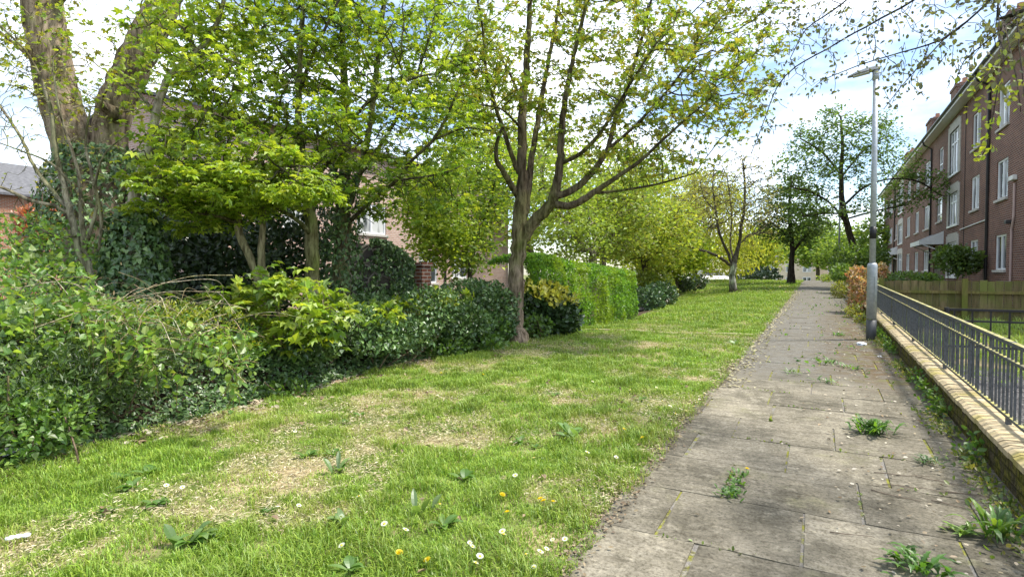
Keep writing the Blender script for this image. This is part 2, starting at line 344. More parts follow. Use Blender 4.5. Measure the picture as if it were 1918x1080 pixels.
# ------------------------------------------------------------------ trees
def catmull(pts, step):
    P = np.asarray(pts, float)
    if len(P) < 3:
        n = max(2, int(np.linalg.norm(P[-1, :3]-P[0, :3])/step)+1); t = np.linspace(0, 1, n)[:, None]; return P[0]*(1-t)+P[-1]*t
    E = np.vstack([2*P[0]-P[1], P, 2*P[-1]-P[-2]]); out = []
    for i in range(1, len(E)-2):
        p0, p1, p2, p3 = E[i-1:i+3]; n = max(1, int(round(np.linalg.norm((p2-p1)[:3])/step)))
        for k in range(n):
            t = k/n; out.append(.5*(2*p1+(p2-p0)*t+(2*p0-5*p1+4*p2-p3)*t*t+(3*p1-p0-3*p2+p3)*t**3))
    out.append(P[-1]); out = np.array(out); out[:, 3] = np.maximum(out[:, 3], P[:, 3].min()*.8); return out
class Skel:
    def __init__(s): s.P = np.zeros((0, 3)); s.par = np.zeros(0, int); s.r = np.zeros(0)
    def limb(s, pts, step, jit=.0):
        L = catmull(pts, step)
        if jit: L[1:, :3] += jit*R.standard_normal((len(L)-1, 3))*L[1:, 3:4]
        n0 = len(s.P); par = np.arange(n0-1, n0-1+len(L)); P = L[:, :3]; r = L[:, 3]
        if n0:
            k = int(np.argmin(((s.P-P[0])**2).sum(1))); par[0] = k
        else: par[0] = -1
        s.P = np.vstack([s.P, P]); s.par = np.concatenate([s.par, par]); s.r = np.concatenate([s.r, r])
    def grow(s, att, step, infl, kill, iters, jit=.25, trop=(0, 0, .1), r0=.006, expo=2.3, mx=3):
        n_exp = len(s.P); P = s.P; par = list(s.par); nc = np.zeros(n_exp, int)
        A = np.asarray(att); nd = np.full(len(A), 1e9); near = np.zeros(len(A), int)
        def upd(i0):
            nonlocal nd, near
            for b in range(i0, len(P), 400):
                D = np.linalg.norm(A[:, None]-P[None, b:b+400], axis=2); j = D.argmin(1); d = D[np.arange(len(A)), j]
                m = d < nd; nd[m] = d[m]; near[m] = j[m]+b
        upd(0); trop = np.array(trop)
        for it in range(iters):
            m = nd < infl
            if not m.any(): break
            v = norm(A[m]-P[near[m]]); acc = np.zeros_like(P); np.add.at(acc, near[m], v)
            u = np.unique(near[m]); u = u[nc[u] < mx]
            if not len(u): break
            d = norm(norm(acc[u])+jit*R.standard_normal((len(u), 3))+trop)
            i0 = len(P); P = np.vstack([P, P[u]+step*d]); par += list(u); nc[u] += 1; nc = np.concatenate([nc, np.zeros(len(u), int)])
            upd(i0); keep = nd > kill; A = A[keep]; nd = nd[keep]; near = near[keep]
            if not len(A): break
        par = np.array(par); n = len(P); acc = np.zeros(n); ex = s.r; r = np.zeros(n)
        for i in range(n-1, -1, -1):
            r[i] = max(acc[i]**(1/expo), r0) if acc[i] else r0
            if par[i] >= 0: acc[par[i]] += r[i]**expo
        s.pipe = r.copy(); r[:n_exp] = ex
        for i in range(n_exp, n): r[i] = min(r[i], .8*r[par[i]] if par[i] < n_exp else r[par[i]])
        s.P = P; s.par = par; s.r = r; s.nexp = n_exp
    def mesh(s, mb, k=6, col=(.2, .17, .13), tipcol=None, colf=None):
        P, par, r = s.P, s.par, s.r; n = len(P)
        e = np.where(par >= 0)[0]; T = np.zeros((n, 3)); T[e] = P[e]-P[par[e]]
        main = np.full(n, -1); order = e[np.argsort(r[e])]; main[par[order]] = order
        mm = main >= 0; T2 = T.copy(); T2[mm] = norm(T[mm])+norm(T[main[mm]]); T = norm(T2)
        def ring(p, t, rad):
            ref = np.array([.43, .85, .05]); u = norm(np.cross(t, ref)); w = np.cross(t, u); a = np.arange(k)*2*PI/k
            return p[:, None]+rad[:, None, None]*(np.cos(a)[None, :, None]*u[:, None]+np.sin(a)[None, :, None]*w[:, None])
        V1 = ring(P, T, r)
        side = e[main[par[e]] != e]
        V2 = ring(P[par[side]], T[side], np.minimum(r[side]*1.25, r[par[side]]))
        sid = np.full(n, -1); sid[side] = np.arange(len(side))
        start = np.where(sid[e] >= 0, n+sid[e], par[e])
        j = np.arange(k); j2 = (j+1) % k
        q = np.stack([start[:, None]*k+j, start[:, None]*k+j2, e[:, None]*k+j2, e[:, None]*k+j], -1).reshape(-1, 4)
        V = np.vstack([V1.reshape(-1, 3), V2.reshape(-1, 3)])
        rr = np.concatenate([r, r[side]]); cc = np.tile(np.array(col, float), (len(rr), 1))
        if tipcol is not None:
            f = sstep(.06, .008, rr)[:, None] if False else (1-sstep(.008, .06, rr))[:, None]; cc = cc*(1-f)+np.array(tipcol)*f
        cc = np.repeat(cc, k, 0)
        if colf is not None: cc = colf(V, cc)
        mb.add(V, q, col=cc)
def ell(specs, seed_n):
    """points inside ellipsoids given as (px, py, distance, half width px, half height px, half depth m)"""
    tot = sum(a[3]*a[4] for a in specs); out = []
    for (x, y, d, rx, ry, rd) in specs:
        n = int(seed_n*rx*ry/tot); u = norm(R.standard_normal((n, 3)))*R.random((n, 1))**.36
        c = at(x, y, d); k = d/FPX
        out.append(c+u[:, :1]*rx*k*RIGHT+u[:, 1:2]*ry*k*UP+u[:, 2:]*rd*FWD)
    return np.vstack(out)
def L(*p):
    """limb: (px, py, distance, width px) -> world xyz + radius"""
    return [(*at(x, y, d), w*d/FPX/2/math.sqrt(1+((x-959)/FPX)**2)) for x, y, d, w in p]
def tree(name, label, cat, limbs, att, step, infl, kill, leafN, leafS, cols, barkcol=(.2, .17, .13), tipcol=None, tmpl=(T_PALM, Q_PALM), spread=.12, thr=.02,
         bark='bark', leafm='leaf', group=None, k=7, iters=60, r0=.006, jit=.25, trop=(0, 0, .1), flat=.6, droop=0., ljit=.0, colf=None, bear=1.0, lstep=None):
    sk = Skel()
    for l in limbs: sk.limb(l, lstep or step, ljit)
    base = sk.P[0].copy()
    sk.grow(att, step, infl, kill, iters, jit, trop, r0)
    root = thing(name, label, cat, base, group)
    mb = MB(); sk.mesh(mb, k, barkcol, tipcol, colf); mb.build('trunk', M[bark], root, smooth=True)
    if leafN:
        i = np.where(sk.pipe < thr)[0]; i = i[i >= sk.nexp*0]; i = i[sk.r[i] < max(thr, .03)]
        i = i[R.random(len(i)) < bear]
        if len(i):
            n = int(leafN); s = R.choice(i, n); u = R.standard_normal((n, 3))
            pos = sk.P[s]+u*spread*np.array([1, 1, .4])
            d = norm(sk.P[s]-sk.P[sk.par[s]]); al = norm(d*.5+R.standard_normal((n, 3))*np.array([1, 1, .5])+np.array([0, 0, -droop]))
            nr = norm(np.array([0, 0, 1.0])*flat+R.standard_normal((n, 3))*(1-flat)*.9)
            col = pal(cols, n)
            lb = MB(); leaves(lb, pos, al, nr, leafS*(.6+.7*R.random(n)), tmpl[0], tmpl[1], col); lb.build('crown', M[leafm], root)
    return root

LIME = [(.25, .37, .03), (.36, .46, .045), (.46, .52, .06), (.19, .30, .03)]
OLIVE = [(.31, .37, .045), (.38, .38, .06), (.25, .33, .04), (.40, .34, .07)]
FARL = [(.29, .40, .07), (.38, .46, .09), (.23, .33, .055)]
WILL = [(.42, .45, .07), (.36, .42, .06), (.46, .45, .10)]
DARK = [(.07, .13, .04), (.10, .17, .045), (.055, .10, .035)]
MIDG = [(.13, .22, .045), (.18, .28, .055), (.10, .18, .04)]

# ================================================================== SETTING
def axis(parts):
    out = []
    for a, b, s in parts: out += list(np.arange(a, b, s))
    return np.array(out+[parts[-1][1]])
gx = axis([(-500, -60, 40), (-60, -20, 4), (-20, -9, 1), (-9, -1.7, .14), (-1.7, 1.8, .11), (1.8, 7, .4), (7, 40, 4), (40, 500, 46)])
gy = axis([(-60, -4, 4), (-4, 0, .5), (0, 14, .14), (14, 32, .4), (32, 90, 1.5), (90, 200, 11), (200, 900, 70)])
GX, GY = np.meshgrid(gx, gy); GZ = gz(GX, GY)
nx, ny = len(gx), len(gy); ii = np.arange(nx*ny).reshape(ny, nx)
q = np.stack([ii[:-1, :-1], ii[:-1, 1:], ii[1:, 1:], ii[1:, :-1]], -1).reshape(-1, 4)
edge = lawn_left(GY)
soil = sstep(.05, -.15, 0) * 0 + (1-sstep(-.12, .12, GX-edge+.35*(fbm(GX*2, GY*2, 5)-.5)))*(GY < 45)
soil = np.maximum(soil, (np.abs(GX+1.12) < .12)*.7)
grav = ((GX > 1.2) & (GX < 5.7) & (GY < 10.2))*1.0
soil = np.maximum(soil, ((GX > 1.2) & (GX < 5.7) & (GY >= 10.2) & (GY < 60))*.5)
mb = MB(); mb.add(np.stack([GX, GY, GZ], -1).reshape(-1, 3), q, col=np.stack([soil, grav, soil*0], -1).reshape(-1, 3))
struct(mb.build('ground', M['ground'], smooth=True), 'green lawn and soil banks sloping gently up to the crest')

def pz(Y): return .019*np.clip(Y, -30, 46)-4.4*sstep(47, 85, Y)
# paving: rows of slabs with mossy joints, then a worn sheet
mb = MB(); row = 0; JT = []; y = -1.6; ROW = .665
tilt = .035
while y < 47:
    off = [0, .33, .12, .45, .2, .5][row % 6]+.05*R.random(); x = -1.12-off
    while x < 1.12:
        w = .68+.05*R.standard_normal(); g = .013+.013*R.random(); JT.append((x, y)) if abs(x) < 1.08 else None
        x0, x1 = max(x, -1.1), min(x+w-g, 1.1)
        if x1-x0 > .05:
            c = .98+.11*R.standard_normal(); c = float(np.clip(c, .75, 1.25)); dz = .0018*R.standard_normal(4).clip(-1.5, 1.5)
            n = 8; xs = np.linspace(x0, x1, n)
            top = [(xx+.003*R.standard_normal(), yy+.003*R.standard_normal(), pz(yy)+dz[int(yy > y+.1)*2+int(t > n/2)]+.012) for yy in (y+.004, y+ROW-.004) for t, xx in enumerate(xs)]
            top = np.array(top); bot = top.copy(); bot[:, 2] -= .05
            V = np.vstack([top, bot]); qs = [(t, t+1, n+t+1, n+t) for t in range(n-1)]
            qs += [(t+1, t, 2*n+t, 2*n+t+1) for t in range(n-1)]+[(n+t, n+t+1, 3*n+t+1, 3*n+t) for t in range(n-1)]+[(0, n, 3*n, 2*n), (2*n-1, n-1, 3*n-1, 4*n-1)]
            mb.add(V, qs, col=(c*1.04, c*1.0, c*.92))
        x += w
    y += ROW; row += 1
YS = 7.7; JY = y
struct(mb.build('path', M['slab'], bevel=.005), 'weathered concrete slab footpath')
ys = np.concatenate([np.arange(-2, 14, .25), np.arange(14, 49, .5), np.arange(49, 70, 2)]); xs = np.linspace(-1.12, 1.12, 15)
XX, YY = np.meshgrid(xs, ys)
lowered = (YY < JY+.01)
ZZ = pz(YY)+np.where(lowered, .0035, .006)
edgej = np.where(np.abs(XX) > 1.1, .07*(fbm(XX*0+5, YY*2.1, 8)-.5), 0)
brown = sstep(.0, .6, XX)*(1-sstep(14, 22, YY))*(YY > 7)+.5*fbm(XX*2.2, YY*2.2, 4)*(YY > 7); moss = np.where(lowered, 1.6, .55*sstep(.4, 1.0, XX)+.7*sstep(-.7, -1.05, XX)+.25*(YY > 20))
ii = np.arange(XX.size).reshape(XX.shape); q = np.stack([ii[:-1, :-1], ii[:-1, 1:], ii[1:, 1:], ii[1:, :-1]], -1).reshape(-1, 4)
mb = MB(); mb.add(np.stack([XX+edgej, YY, ZZ], -1).reshape(-1, 3), q, col=np.stack([brown, moss, brown*0], -1).reshape(-1, 3))
struct(mb.build('path', M['path']), 'worn grey footpath running up to the crest')
# bare strip crossing the lawn, with a stone edge at its right end
mb = MB(); n = 40; t = np.linspace(0, 1, n); X = -4.6+3.45*t; Y = 11.9+.35*t+.06*np.sin(t*9); w = .05+.08*fbm(t*8, t*0, 2)
V = np.vstack([np.stack([X, Y-w, gz(X, Y-w)+.022], 1), np.stack([X, Y+w, gz(X, Y+w)+.022], 1)])
mb.add(V, [(i, i+1, n+i+1, n+i) for i in range(n-1)], col=(.27, .24, .14)); struct(mb.build('bare_strip', M['attr']), 'bare dry strip crossing the lawn')

# ------------------------------------------------------------------ grass (stuff)
def thatch(X, Y):
    a = fbm(X*1.2+Y*.15, Y*1.2, 21, 4); b = fbm(X*4.5, Y*4.5, 33, 3)
    return np.clip((a-.475)*5.5, 0, 1)*np.clip((b-.22)*2.6, 0, 1)*(1-.6*sstep(9, 16, Y))
def grass_patch(mb, n, x0, x1, y0, y1, h, w, keep=None, yellow=0.0, dryk=1.0):
    X = x0+(x1-x0)*R.random(n); Y = y0+(y1-y0)*R.random(n)
    m = (X > lawn_left(Y)-.05+.25*(fbm(X*3, Y*3, 2)-.5)) if keep is None else keep(X, Y)
    th = thatch(X, Y)*dryk
    m &= R.random(n) > .72*th
    X, Y, th = X[m], Y[m], th[m]; n = len(X)
    tuft = fbm(X*5, Y*5, 14, 2); tuft = np.clip((tuft-.5)*1.8+.5, 0, 1); H = h*(.45+.9*R.random(n))*(.4+1.3*tuft)*(1-.45*th); az = R.random(n)*2*PI; ln = .35+.55*R.random(n)
    W = w*(.6+.8*R.random(n)); d = np.stack([np.cos(az), np.sin(az), 0*az], 1); s = np.stack([-np.sin(az), np.cos(az), 0*az], 1)
    b = np.stack([X, Y, gz(X, Y)-.006], 1); up = np.array([0, 0, 1.0])
    mid = b+up*H[:, None]*.6+d*(H*ln*.35)[:, None]; tip = b+up*H[:, None]*(1-.35*ln)[:, None]+d*(H*ln)[:, None]
    V = np.stack([b-s*W[:, None]/2, b+s*W[:, None]/2, mid+s*W[:, None]*.4, mid-s*W[:, None]*.4, tip], 1)
    pn = fbm(X*.8, Y*.8, 51)[:, None]
    col = pal([(.15, .29, .02), (.22, .36, .03), (.31, .41, .045)], n, .2)*(.68+.5*pn+.28*(1-tuft[:, None]))
    yel = np.clip(yellow+.75*th+.22*R.random(n), 0, 1)[:, None]; col = col*(1-yel)+np.array([.46, .46, .12])*yel
    k = np.arange(n)*5
    mb.add(V.reshape(-1, 3), np.stack([k, k+1, k+2, k+3], 1), np.stack([k+3, k+2, k+4], 1), col=np.repeat(col, 5, 0))
mb = MB()
grass_patch(mb, 130000, -5.6, -1.02, .4, 4.2, .058, .005)
grass_patch(mb, 95000, -5.6, -1.02, 4.2, 8, .06, .0068)
grass_patch(mb, 55000, -5.6, -1.0, 8, 14, .062, .010)
grass_patch(mb, 45000, -6.2, -.98, 14, 28, .075, .018)
grass_patch(mb, 30000, -16, -.95, 28, 47, .09, .035)
# longer fringe along the path edge, in the joints at the wall foot and in the gardens
grass_patch(mb, 9000, -1.35, -1.0, .5, 14, .075, .006, keep=lambda X, Y: X < -1.06+.1*(fbm(Y*3, X*0, 3)-.4), dryk=.2)
tag(mb.build('grass', M['grass']), 'mown lawn grass between the path and the undergrowth', 'grass', kind='stuff')
grass_done = 1
mb = MB()
grass_patch(mb, 16000, 1.5, 5.5, 9.6, 18, .13, .012, keep=lambda X, Y: fbm(X*1.5, Y*1.5, 6) > .42, yellow=.15, dryk=0)
grass_patch(mb, 3000, 1.5, 5.5, 3, 9.6, .08, .010, keep=lambda X, Y: fbm(X*1.5, Y*1.5, 6) > .62, dryk=0)
tag(mb.build('grass', M['grass']), 'rough grass in the front gardens behind the grey railing', 'grass', kind='stuff')
# dry cuttings
n = 190000; X = -5.4+4.3*R.random(n); Y = .6+13*R.random(n)**1.3
m = (R.random(n) < thatch(X, Y)*1.2) & (X > lawn_left(Y)); X = X[m]; Y = Y[m]; n = len(X)
az = R.random(n)*2*PI; tl = .25*R.standard_normal(n); al = np.stack([np.cos(az), np.sin(az), tl], 1)
pos = np.stack([X, Y, gz(X, Y)+.008+.05*R.random(n)**1.5*fbm(X*7, Y*7, 23, 2)], 1)
mb = MB(); leaves(mb, pos, al, R.standard_normal((n, 3))*.4+np.array([0, 0, 1]), .014+.032*R.random(n), np.array(lobe(.09, 1, .01)), Q_DIA, pal([(.58, .49, .32), (.46, .37, .22), (.66, .59, .42), (.32, .24, .14)], n))
tag(mb.build('dry_cuttings', M['dry']), 'straw coloured grass cuttings lying in patches over the lawn', 'grass cuttings', kind='stuff')
# leaf litter along the foot of the undergrowth, path edges and wall foot
def litter(n, fx, y0, y1, w, cols, s, name, label):
    Y = y0+(y1-y0)*R.random(n); X = fx(Y)+w*R.standard_normal(n)
    z = gz(X, Y); z = np.where(np.abs(X) < 1.1, pz(Y)+.014, z)
    pos = np.stack([X, Y, z+.006+.015*R.random(n)], 1); az = R.random(n)*2*PI
    mb = MB(); leaves(mb, pos, np.stack([np.cos(az), np.sin(az), .2*R.standard_normal(n)], 1), R.standard_normal((n, 3))*.35+np.array([0, 0, 1]), s*(.5+R.random(n)), T_OVAL, Q_OVAL, pal(cols, n))
    tag(mb.build(name, M['dry']), label, 'leaf litter', kind='stuff')
BRN = [(.30, .21, .13), (.44, .35, .25), (.18, .12, .07), (.52, .46, .38)]
litter(5200, lambda Y: lawn_left(Y)-.02, .8, 12, .13, BRN, .05, 'leaf_litter', 'brown leaf litter along the foot of the ivy bank')
def lawn_leaves():
    n = 1700; X = -5.2+4.0*R.random(n); Y = 1+9*R.random(n); m = (R.random(n) < (fbm(X*2.2, Y*2.2, 88, 3)-.52)*6*(.3+thatch(X, Y))) & (X > lawn_left(Y)); X, Y = X[m], Y[m]; n = len(X); az = R.random(n)*2*PI
    mb = MB(); leaves(mb, np.stack([X, Y, gz(X, Y)+.02+.02*R.random(n)], 1), np.stack([np.cos(az), np.sin(az), .4*R.standard_normal(n)], 1), R.standard_normal((n, 3))*.5+np.array([0, 0, 1]), .04*(.5+R.random(n)), T_OVAL*np.array([1.0, 1, 2.5]), Q_OVAL, pal([(.28, .19, .12), (.36, .27, .18), (.2, .13, .08), (.12, .08, .05)], n))
    tag(mb.build('leaf_litter', M['dry']), 'curled dead brown leaves lying in the straw patches of the lawn', 'leaf litter', kind='stuff')
lawn_leaves()
litter(2600, lambda Y: -1.0+0*Y, 7, 30, .13, [(.42, .36, .22), (.34, .28, .15), (.5, .45, .3)], .04, 'leaf_litter', 'dry straw litter along the lawn edge of the path')
litter(1500, lambda Y: -1.07+0*Y, 1.8, 9, .05, [(.2, .14, .09), (.34, .27, .17), (.13, .09, .06)], .022, 'leaf_litter', 'fine brown debris along the near lawn edge of the slabs')
litter(900, lambda Y: .55+0*Y, 3, 16, .4, BRN, .025, 'leaf_litter', 'small brown leaf crumbs scattered on the path')

# ================================================================== LOW WALL, RAILINGS
root = thing('garden_wall', 'low mossy brick wall with buff coping beside the path, under the grey railing', 'wall', (1.24, 3, .06))
mb = MB(); y = 1.0
while y < 46: mb.box((1.095, y, -.12), (1.305, min(y+1.5, 46), .222), sl=.019); y += 1.5
mb.build('wall', M['wallface'], root)
mb = MB(); y = 1.0
while y < 46:
    w = .108 if y < 20 else .6; c = float(np.clip(1+.13*R.standard_normal(), .65, 1.3)); j = .0025*R.standard_normal(3)
    z0, z1 = .225+j[0], .282+j[0]
    x0, x1 = 1.075+j[1], 1.322+j[1]; a, b = y, y+w-.009
    V = np.array([(x0, a, z0), (x1, a, z0), (x1, b, z0), (x0, b, z0), (x0, a, z1-.02), (x0+.035, a, z1), (x1, a, z1), (x0, b, z1-.02), (x0+.035, b, z1), (x1, b, z1)]); V[:, 2] += .019*V[:, 1]
    mb.add(V, [(0, 4, 7, 3), (4, 5, 8, 7), (5, 6, 9, 8), (1, 2, 9, 6)], [(0, 1, 6), (0, 6, 5), (0, 5, 4), (3, 9, 2), (3, 8, 9), (3, 7, 8)], col=(c, c, c)); y += w
mb.box((1.09, 1.0, .221), (1.31, 46, .259), col=(.55, .55, .5), sl=.019)
mb.build('coping', M['coping'], root)
proto = None
def railing(y0, label, grp):
    global proto
    if proto is None:
        t = thing('railing', label, 'railing', (1.235, y0, .019*y0+.282), grp); n = 92; Lr = n*.105
        def bar(lo, hi, nm):
            mb = MB(); mb.box(lo, hi, sl=.019); mb.build(nm, M['rail'], t, world=False, bevel=.004)
        bar((-.02, 0, .585), (.02, Lr, .615), 'top_rail'); bar((-.014, 0, .46), (.014, Lr, .483), 'middle_rail'); bar((-.016, 0, .045), (.016, Lr, .068), 'bottom_rail')
        mb = MB(); mb.box((-.006, -.0095, .066), (.006, .0095, .4605)); mb.box((-.0055, -.009, .4825), (.0055, .009, .5855))
        b0 = mb.build('baluster', M['rail'], t, world=False); b0.location = (0, .05, .00095)
        for k in range(1, n):
            b = b0.copy(); C.objects.link(b); b.parent = t; yy = .05+k*.105; b.location = (.003*R.standard_normal(), yy, .019*yy)
        for k in range(5):
            yy = k*Lr/4; yy = min(max(yy, .03), Lr-.03); mb = MB(); mb.box((-.016, yy-.016, .019*yy-.02), (.016, yy+.016, .019*yy+.0455)); mb.build('foot', M['rail'], t, world=False)
        proto = t; return t
    t = copy_tree(proto); t.location = (1.235, y0, .019*y0+.282); t['label'] = label; return t
railing(2.95, 'grey metal railing with yellow lichen on its rails, nearest length before the lamp post', 'railings on the low wall')
railing(12.66, 'dark metal railing on the low wall just past the lamp post, beside the orange shrub', 'railings on the low wall')
railing(22.4, 'farther metal railing on the low wall leading to the distant lamp post', 'railings on the low wall')
# railing between the front gardens
t = thing('garden_railing', 'thin black railing with wide spaced bars dividing the front gardens', 'railing', (1.45, 9.2, .2))
mb = MB(); mb.box((1.45, 9.18, 1.0), (5.5, 9.22, 1.03)); mb.build('top_rail', M['black_pipe'], t)
mb = MB(); mb.box((1.45, 9.185, .86), (5.5, 9.215, .882)); mb.build('middle_rail', M['black_pipe'], t)
mb = MB(); mb.box((1.45, 9.185, .53), (5.5, 9.215, .552)); mb.build('bottom_rail', M['black_pipe'], t)
mb = MB(); mb.box((-.009, -.009, -.40), (.009, .009, .45)); b0 = mb.build('baluster', M['black_pipe'], t, world=False); b0.location = (.1, 0, .35)
for k in range(1, 22): b = b0.copy(); C.objects.link(b); b.parent = t; b.location = (.1+.185*k, 0, .35)
mb = MB(); mb.tube([(0, 0, -.1), (0, 0, .84)], .03, 8); b0 = mb.build('post', M['black_pipe'], t, world=False); b0.location = (.02, 0, 0)
# wooden fence
t = thing('wooden_fence', 'mossy board fence across the gardens below the brick flats', 'fence', (1.5, 18.6, .3))
mb = MB(); x = 1.48
bright = 0
while x < 7.2:
    w = .165+.01*R.standard_normal(); c = float(np.clip(1+.22*R.standard_normal(), .55, 1.5)); h = 1.27+.008*R.standard_normal(); yy = 18.63+.004*R.standard_normal()
    mb.box((x, yy, .28), (x+w-.012, yy+.02, h), col=(c, c, c)); x += w
mb.build('boards', M['wood'], t)
for zz in (.94, .5):
    mb = MB(); mb.box((1.48, 18.55, zz), (7.2, 18.625, zz+.075), col=(1.1, 1.1, .9)); mb.build('rail', M['wood'], t)
for xx in (1.5, 3.32, 5.3, 7.1):
    mb = MB(); mb.box((xx-.06, 18.45, .1), (xx+.06, 18.547, 1.33), col=(1.05, 1.1, .8)); mb.build('post', M['wood'], t, bevel=.008)

# ================================================================== LAMP POSTS
def lamp(loc, label, s=1.0):
    t = thing('lamp_post', label, 'street lamp', loc, 'street lamps beside the path')
    z = lambda pts: pts
    mb = MB(); mb.tube([(0, 0, -.1), (0, 0, .40)], .084, 20, col=(.075, .078, .08)); mb.build('foot', M['smooth'], t, True, world=False)
    mb = MB(); mb.tube([(0, 0, .42), (0, 0, 1.36), (0, 0, 1.42), (0, 0, 1.45)], [.083, .083, .082, .062], 20); mb.build('base_section', M['galv'], t, True, world=False)
    mb = MB(); mb.tube([(-.03, -.084, .75), (.03, -.084, .75), (.03, -.084, 1.2), (-.03, -.084, 1.2)], .002, 4); mb.build('door_seam', M['black_pipe'], t, world=False)
    mb = MB(); mb.tube([(0, 0, 1.44), (0, 0, 4.86)], [.052, .043], 18); mb.build('shaft', M['galv'], t, True, world=False)
    mb = MB(); mb.tube([(0, 0, 1.90), (0, 0, 2.12)], .0535, 18, col=(.02, .02, .022)); mb.build('band', M['smooth'], t, True, world=False)
    mb = MB(); mb.tube([(0, 0, 4.80), (0, 0, 4.98)], .056, 16); mb.build('collar', M['galv'], t, True, world=False)
    P = np.array([(.07, 0, 5.0), (0, 0, 5.0), (-.15, 0, 4.985), (-.30, 0, 4.955), (-.45, 0, 4.92)]); hw = [.05, .075, .10, .10, .05]; hh = [.03, .05, .045, .035, .015]
    V = []
    for p, a, b in zip(P, hw, hh): V += [(p[0], -a, p[2]-b*.5), (p[0], a, p[2]-b*.5), (p[0], a*.7, p[2]+b), (p[0], -a*.7, p[2]+b)]
    q = [(0, 1, 2, 3), (19, 18, 17, 16)]
    for k in range(4): q += [(4*k+j, 4*k+4+j, 4*k+4+(j+1) % 4, 4*k+(j+1) % 4) for j in range(4)]
    mb = MB(); mb.add(V, q, col=(.26, .27, .28)); h = mb.build('lantern', M['smooth'], t, world=False, bevel=.01)
    mb = MB(); V = [(-.10, -.075, 4.963), (-.10, .075, 4.963), (-.36, .06, 4.92), (-.36, -.06, 4.92)]; V2 = [(a, b, c-.015) for a, b, c in V]
    mb.add(V+V2, [(0, 1, 2, 3), (7, 6, 5, 4), (0, 4, 5, 1), (1, 5, 6, 2), (2, 6, 7, 3), (3, 7, 4, 0)], col=(.5, .52, .52)); mb.build('lens', M['smooth'], h, world=False)
    return t
p = gp(1630, 637); l1 = lamp((.86, 12.39, .019*12.39-.02), 'galvanised street lamp beside the low wall, near and tall, with thick base section')
l2 = copy_tree(l1); l2.location = (.95, 36.5, .019*36.5-.02); l2['label'] = 'small distant grey street lamp at the far end of the path'

# ================================================================== BUILDINGS
def facade(mb, xw, y0, y1, z0, z1, rects, dep, sgn):
    """wall plane x=xw facing sgn*X with openings; reveals of depth dep"""
    ys = sorted({y0, y1, *[r[0] for r in rects], *[r[1] for r in rects]}); zs = sorted({z0, z1, *[r[2] for r in rects], *[r[3] for r in rects]})
    for a, b in zip(ys[:-1], ys[1:]):
        for c, d in zip(zs[:-1], zs[1:]):
            ym, zm = (a+b)/2, (c+d)/2
            if any(r[0] < ym < r[1] and r[2] < zm < r[3] for r in rects): continue
            mb.add([(xw, a, c), (xw, b, c), (xw, b, d), (xw, a, d)], [(0, 1, 2, 3)])
    xi = xw-sgn*dep
    for a, b, c, d in [r[:4] for r in rects]:
        mb.add([(xw, a, c), (xw, b, c), (xw, b, d), (xw, a, d), (xi, a, c), (xi, b, c), (xi, b, d), (xi, a, d)], [(0, 1, 5, 4), (1, 2, 6, 5), (2, 3, 7, 6), (3, 0, 4, 7)])
def window(parent, xw, r, sgn, dep=.09, mull=(.5,), trans=None, sill=True, surround=0):
    a, b, c, d = r[:4]; x0 = xw-sgn*dep
    e = bpy.data.objects.new('window', None); C.objects.link(e); e.parent = parent; e.location = Vector((xw, (a+b)/2, c))-parent.location
    def bx(mb, ya, yb, za, zb, xa, xb): mb.box((min(xa, xb), ya, za), (max(xa, xb), yb, zb))
    f = .06; mb = MB(); xa, xb = x0-sgn*.02, x0+sgn*.05
    bx(mb, a, a+f, c, d, xa, xb); bx(mb, b-f, b, c, d, xa, xb); bx(mb, a+f, b-f, c, c+f, xa, xb); bx(mb, a+f, b-f, d-f, d, xa, xb)
    for mu in mull:
        ym = a+(b-a)*mu; bx(mb, ym-.04, ym+.04, c+f, d-f, xa, xb+sgn*.006)
    if trans:
        zt = c+(d-c)*trans; bx(mb, a+f, b-f, zt-.035, zt+.035, xa, xb-sgn*.004)
    mb.build('frame', M['paint_white'], e)
    mb = MB(); bx(mb, a+.02, b-.02, c+.02, d-.02, x0-sgn*.012, x0+sgn*.012); mb.build('pane', M['glass'], e)
    if sill:
        mb = MB(); bx(mb, a-.06, b+.06, c-.09, c-.002, xw-sgn*.08, xw+sgn*.07); mb.build('sill', M['concrete'] if not surround else M['paint_white'], e)
    if surround:
        mb = MB(); s = surround
        bx(mb, a-s, a, c-.09, d+s, xw-sgn*.05, xw+sgn*.035); bx(mb, b, b+s, c-.09, d+s, xw-sgn*.05, xw+sgn*.035); bx(mb, a, b, d, d+s*1.3, xw-sgn*.05, xw+sgn*.032)
        mb.build('surround', M['concrete'], e)
    return e
BX = 5.6; Y0, Y1, ZB, ZT = 18.0, 67.6, .3, 9.02
bl = thing('brick_flats', 'long three storey red brick block of flats with white windows right of the path', 'building', (BX, Y0, .3))
F = {0: (1.58, 2.82), 1: (4.08, 5.46), 2: (6.6, 8.08)}
cols = [(20.6, 22.0, (0, 1, 2)), (25.1, 26.5, (0, 1, 2)), (29.05, 30.45, (0, 1, 2)), (40.4, 42.7, (0, 1, 2)), (44.8, 46.4, (0, 1, 2)), (48.8, 50.6, (0, 1, 2)), (60.0, 63.0, (0, 1, 2)), (64.6, 66.4, (1, 2))]
rects = []; wins = []
for a, b, fl in cols:
    for f_ in fl:
        r = (a, b, *F[f_]); rects.append(r); wins.append((r, (.5,) if b-a < 2 else (.33, .67), None, 0))
for a, b in ((32.95, 35.1), (52.9, 55.4)):
    for z0, z1 in ((1.3, 2.95), (3.75, 5.3), (6.2, 8.3)):
        r = (a, b, z0, z1); rects.append(r); wins.append((r, (.33, .67), .72, .32))
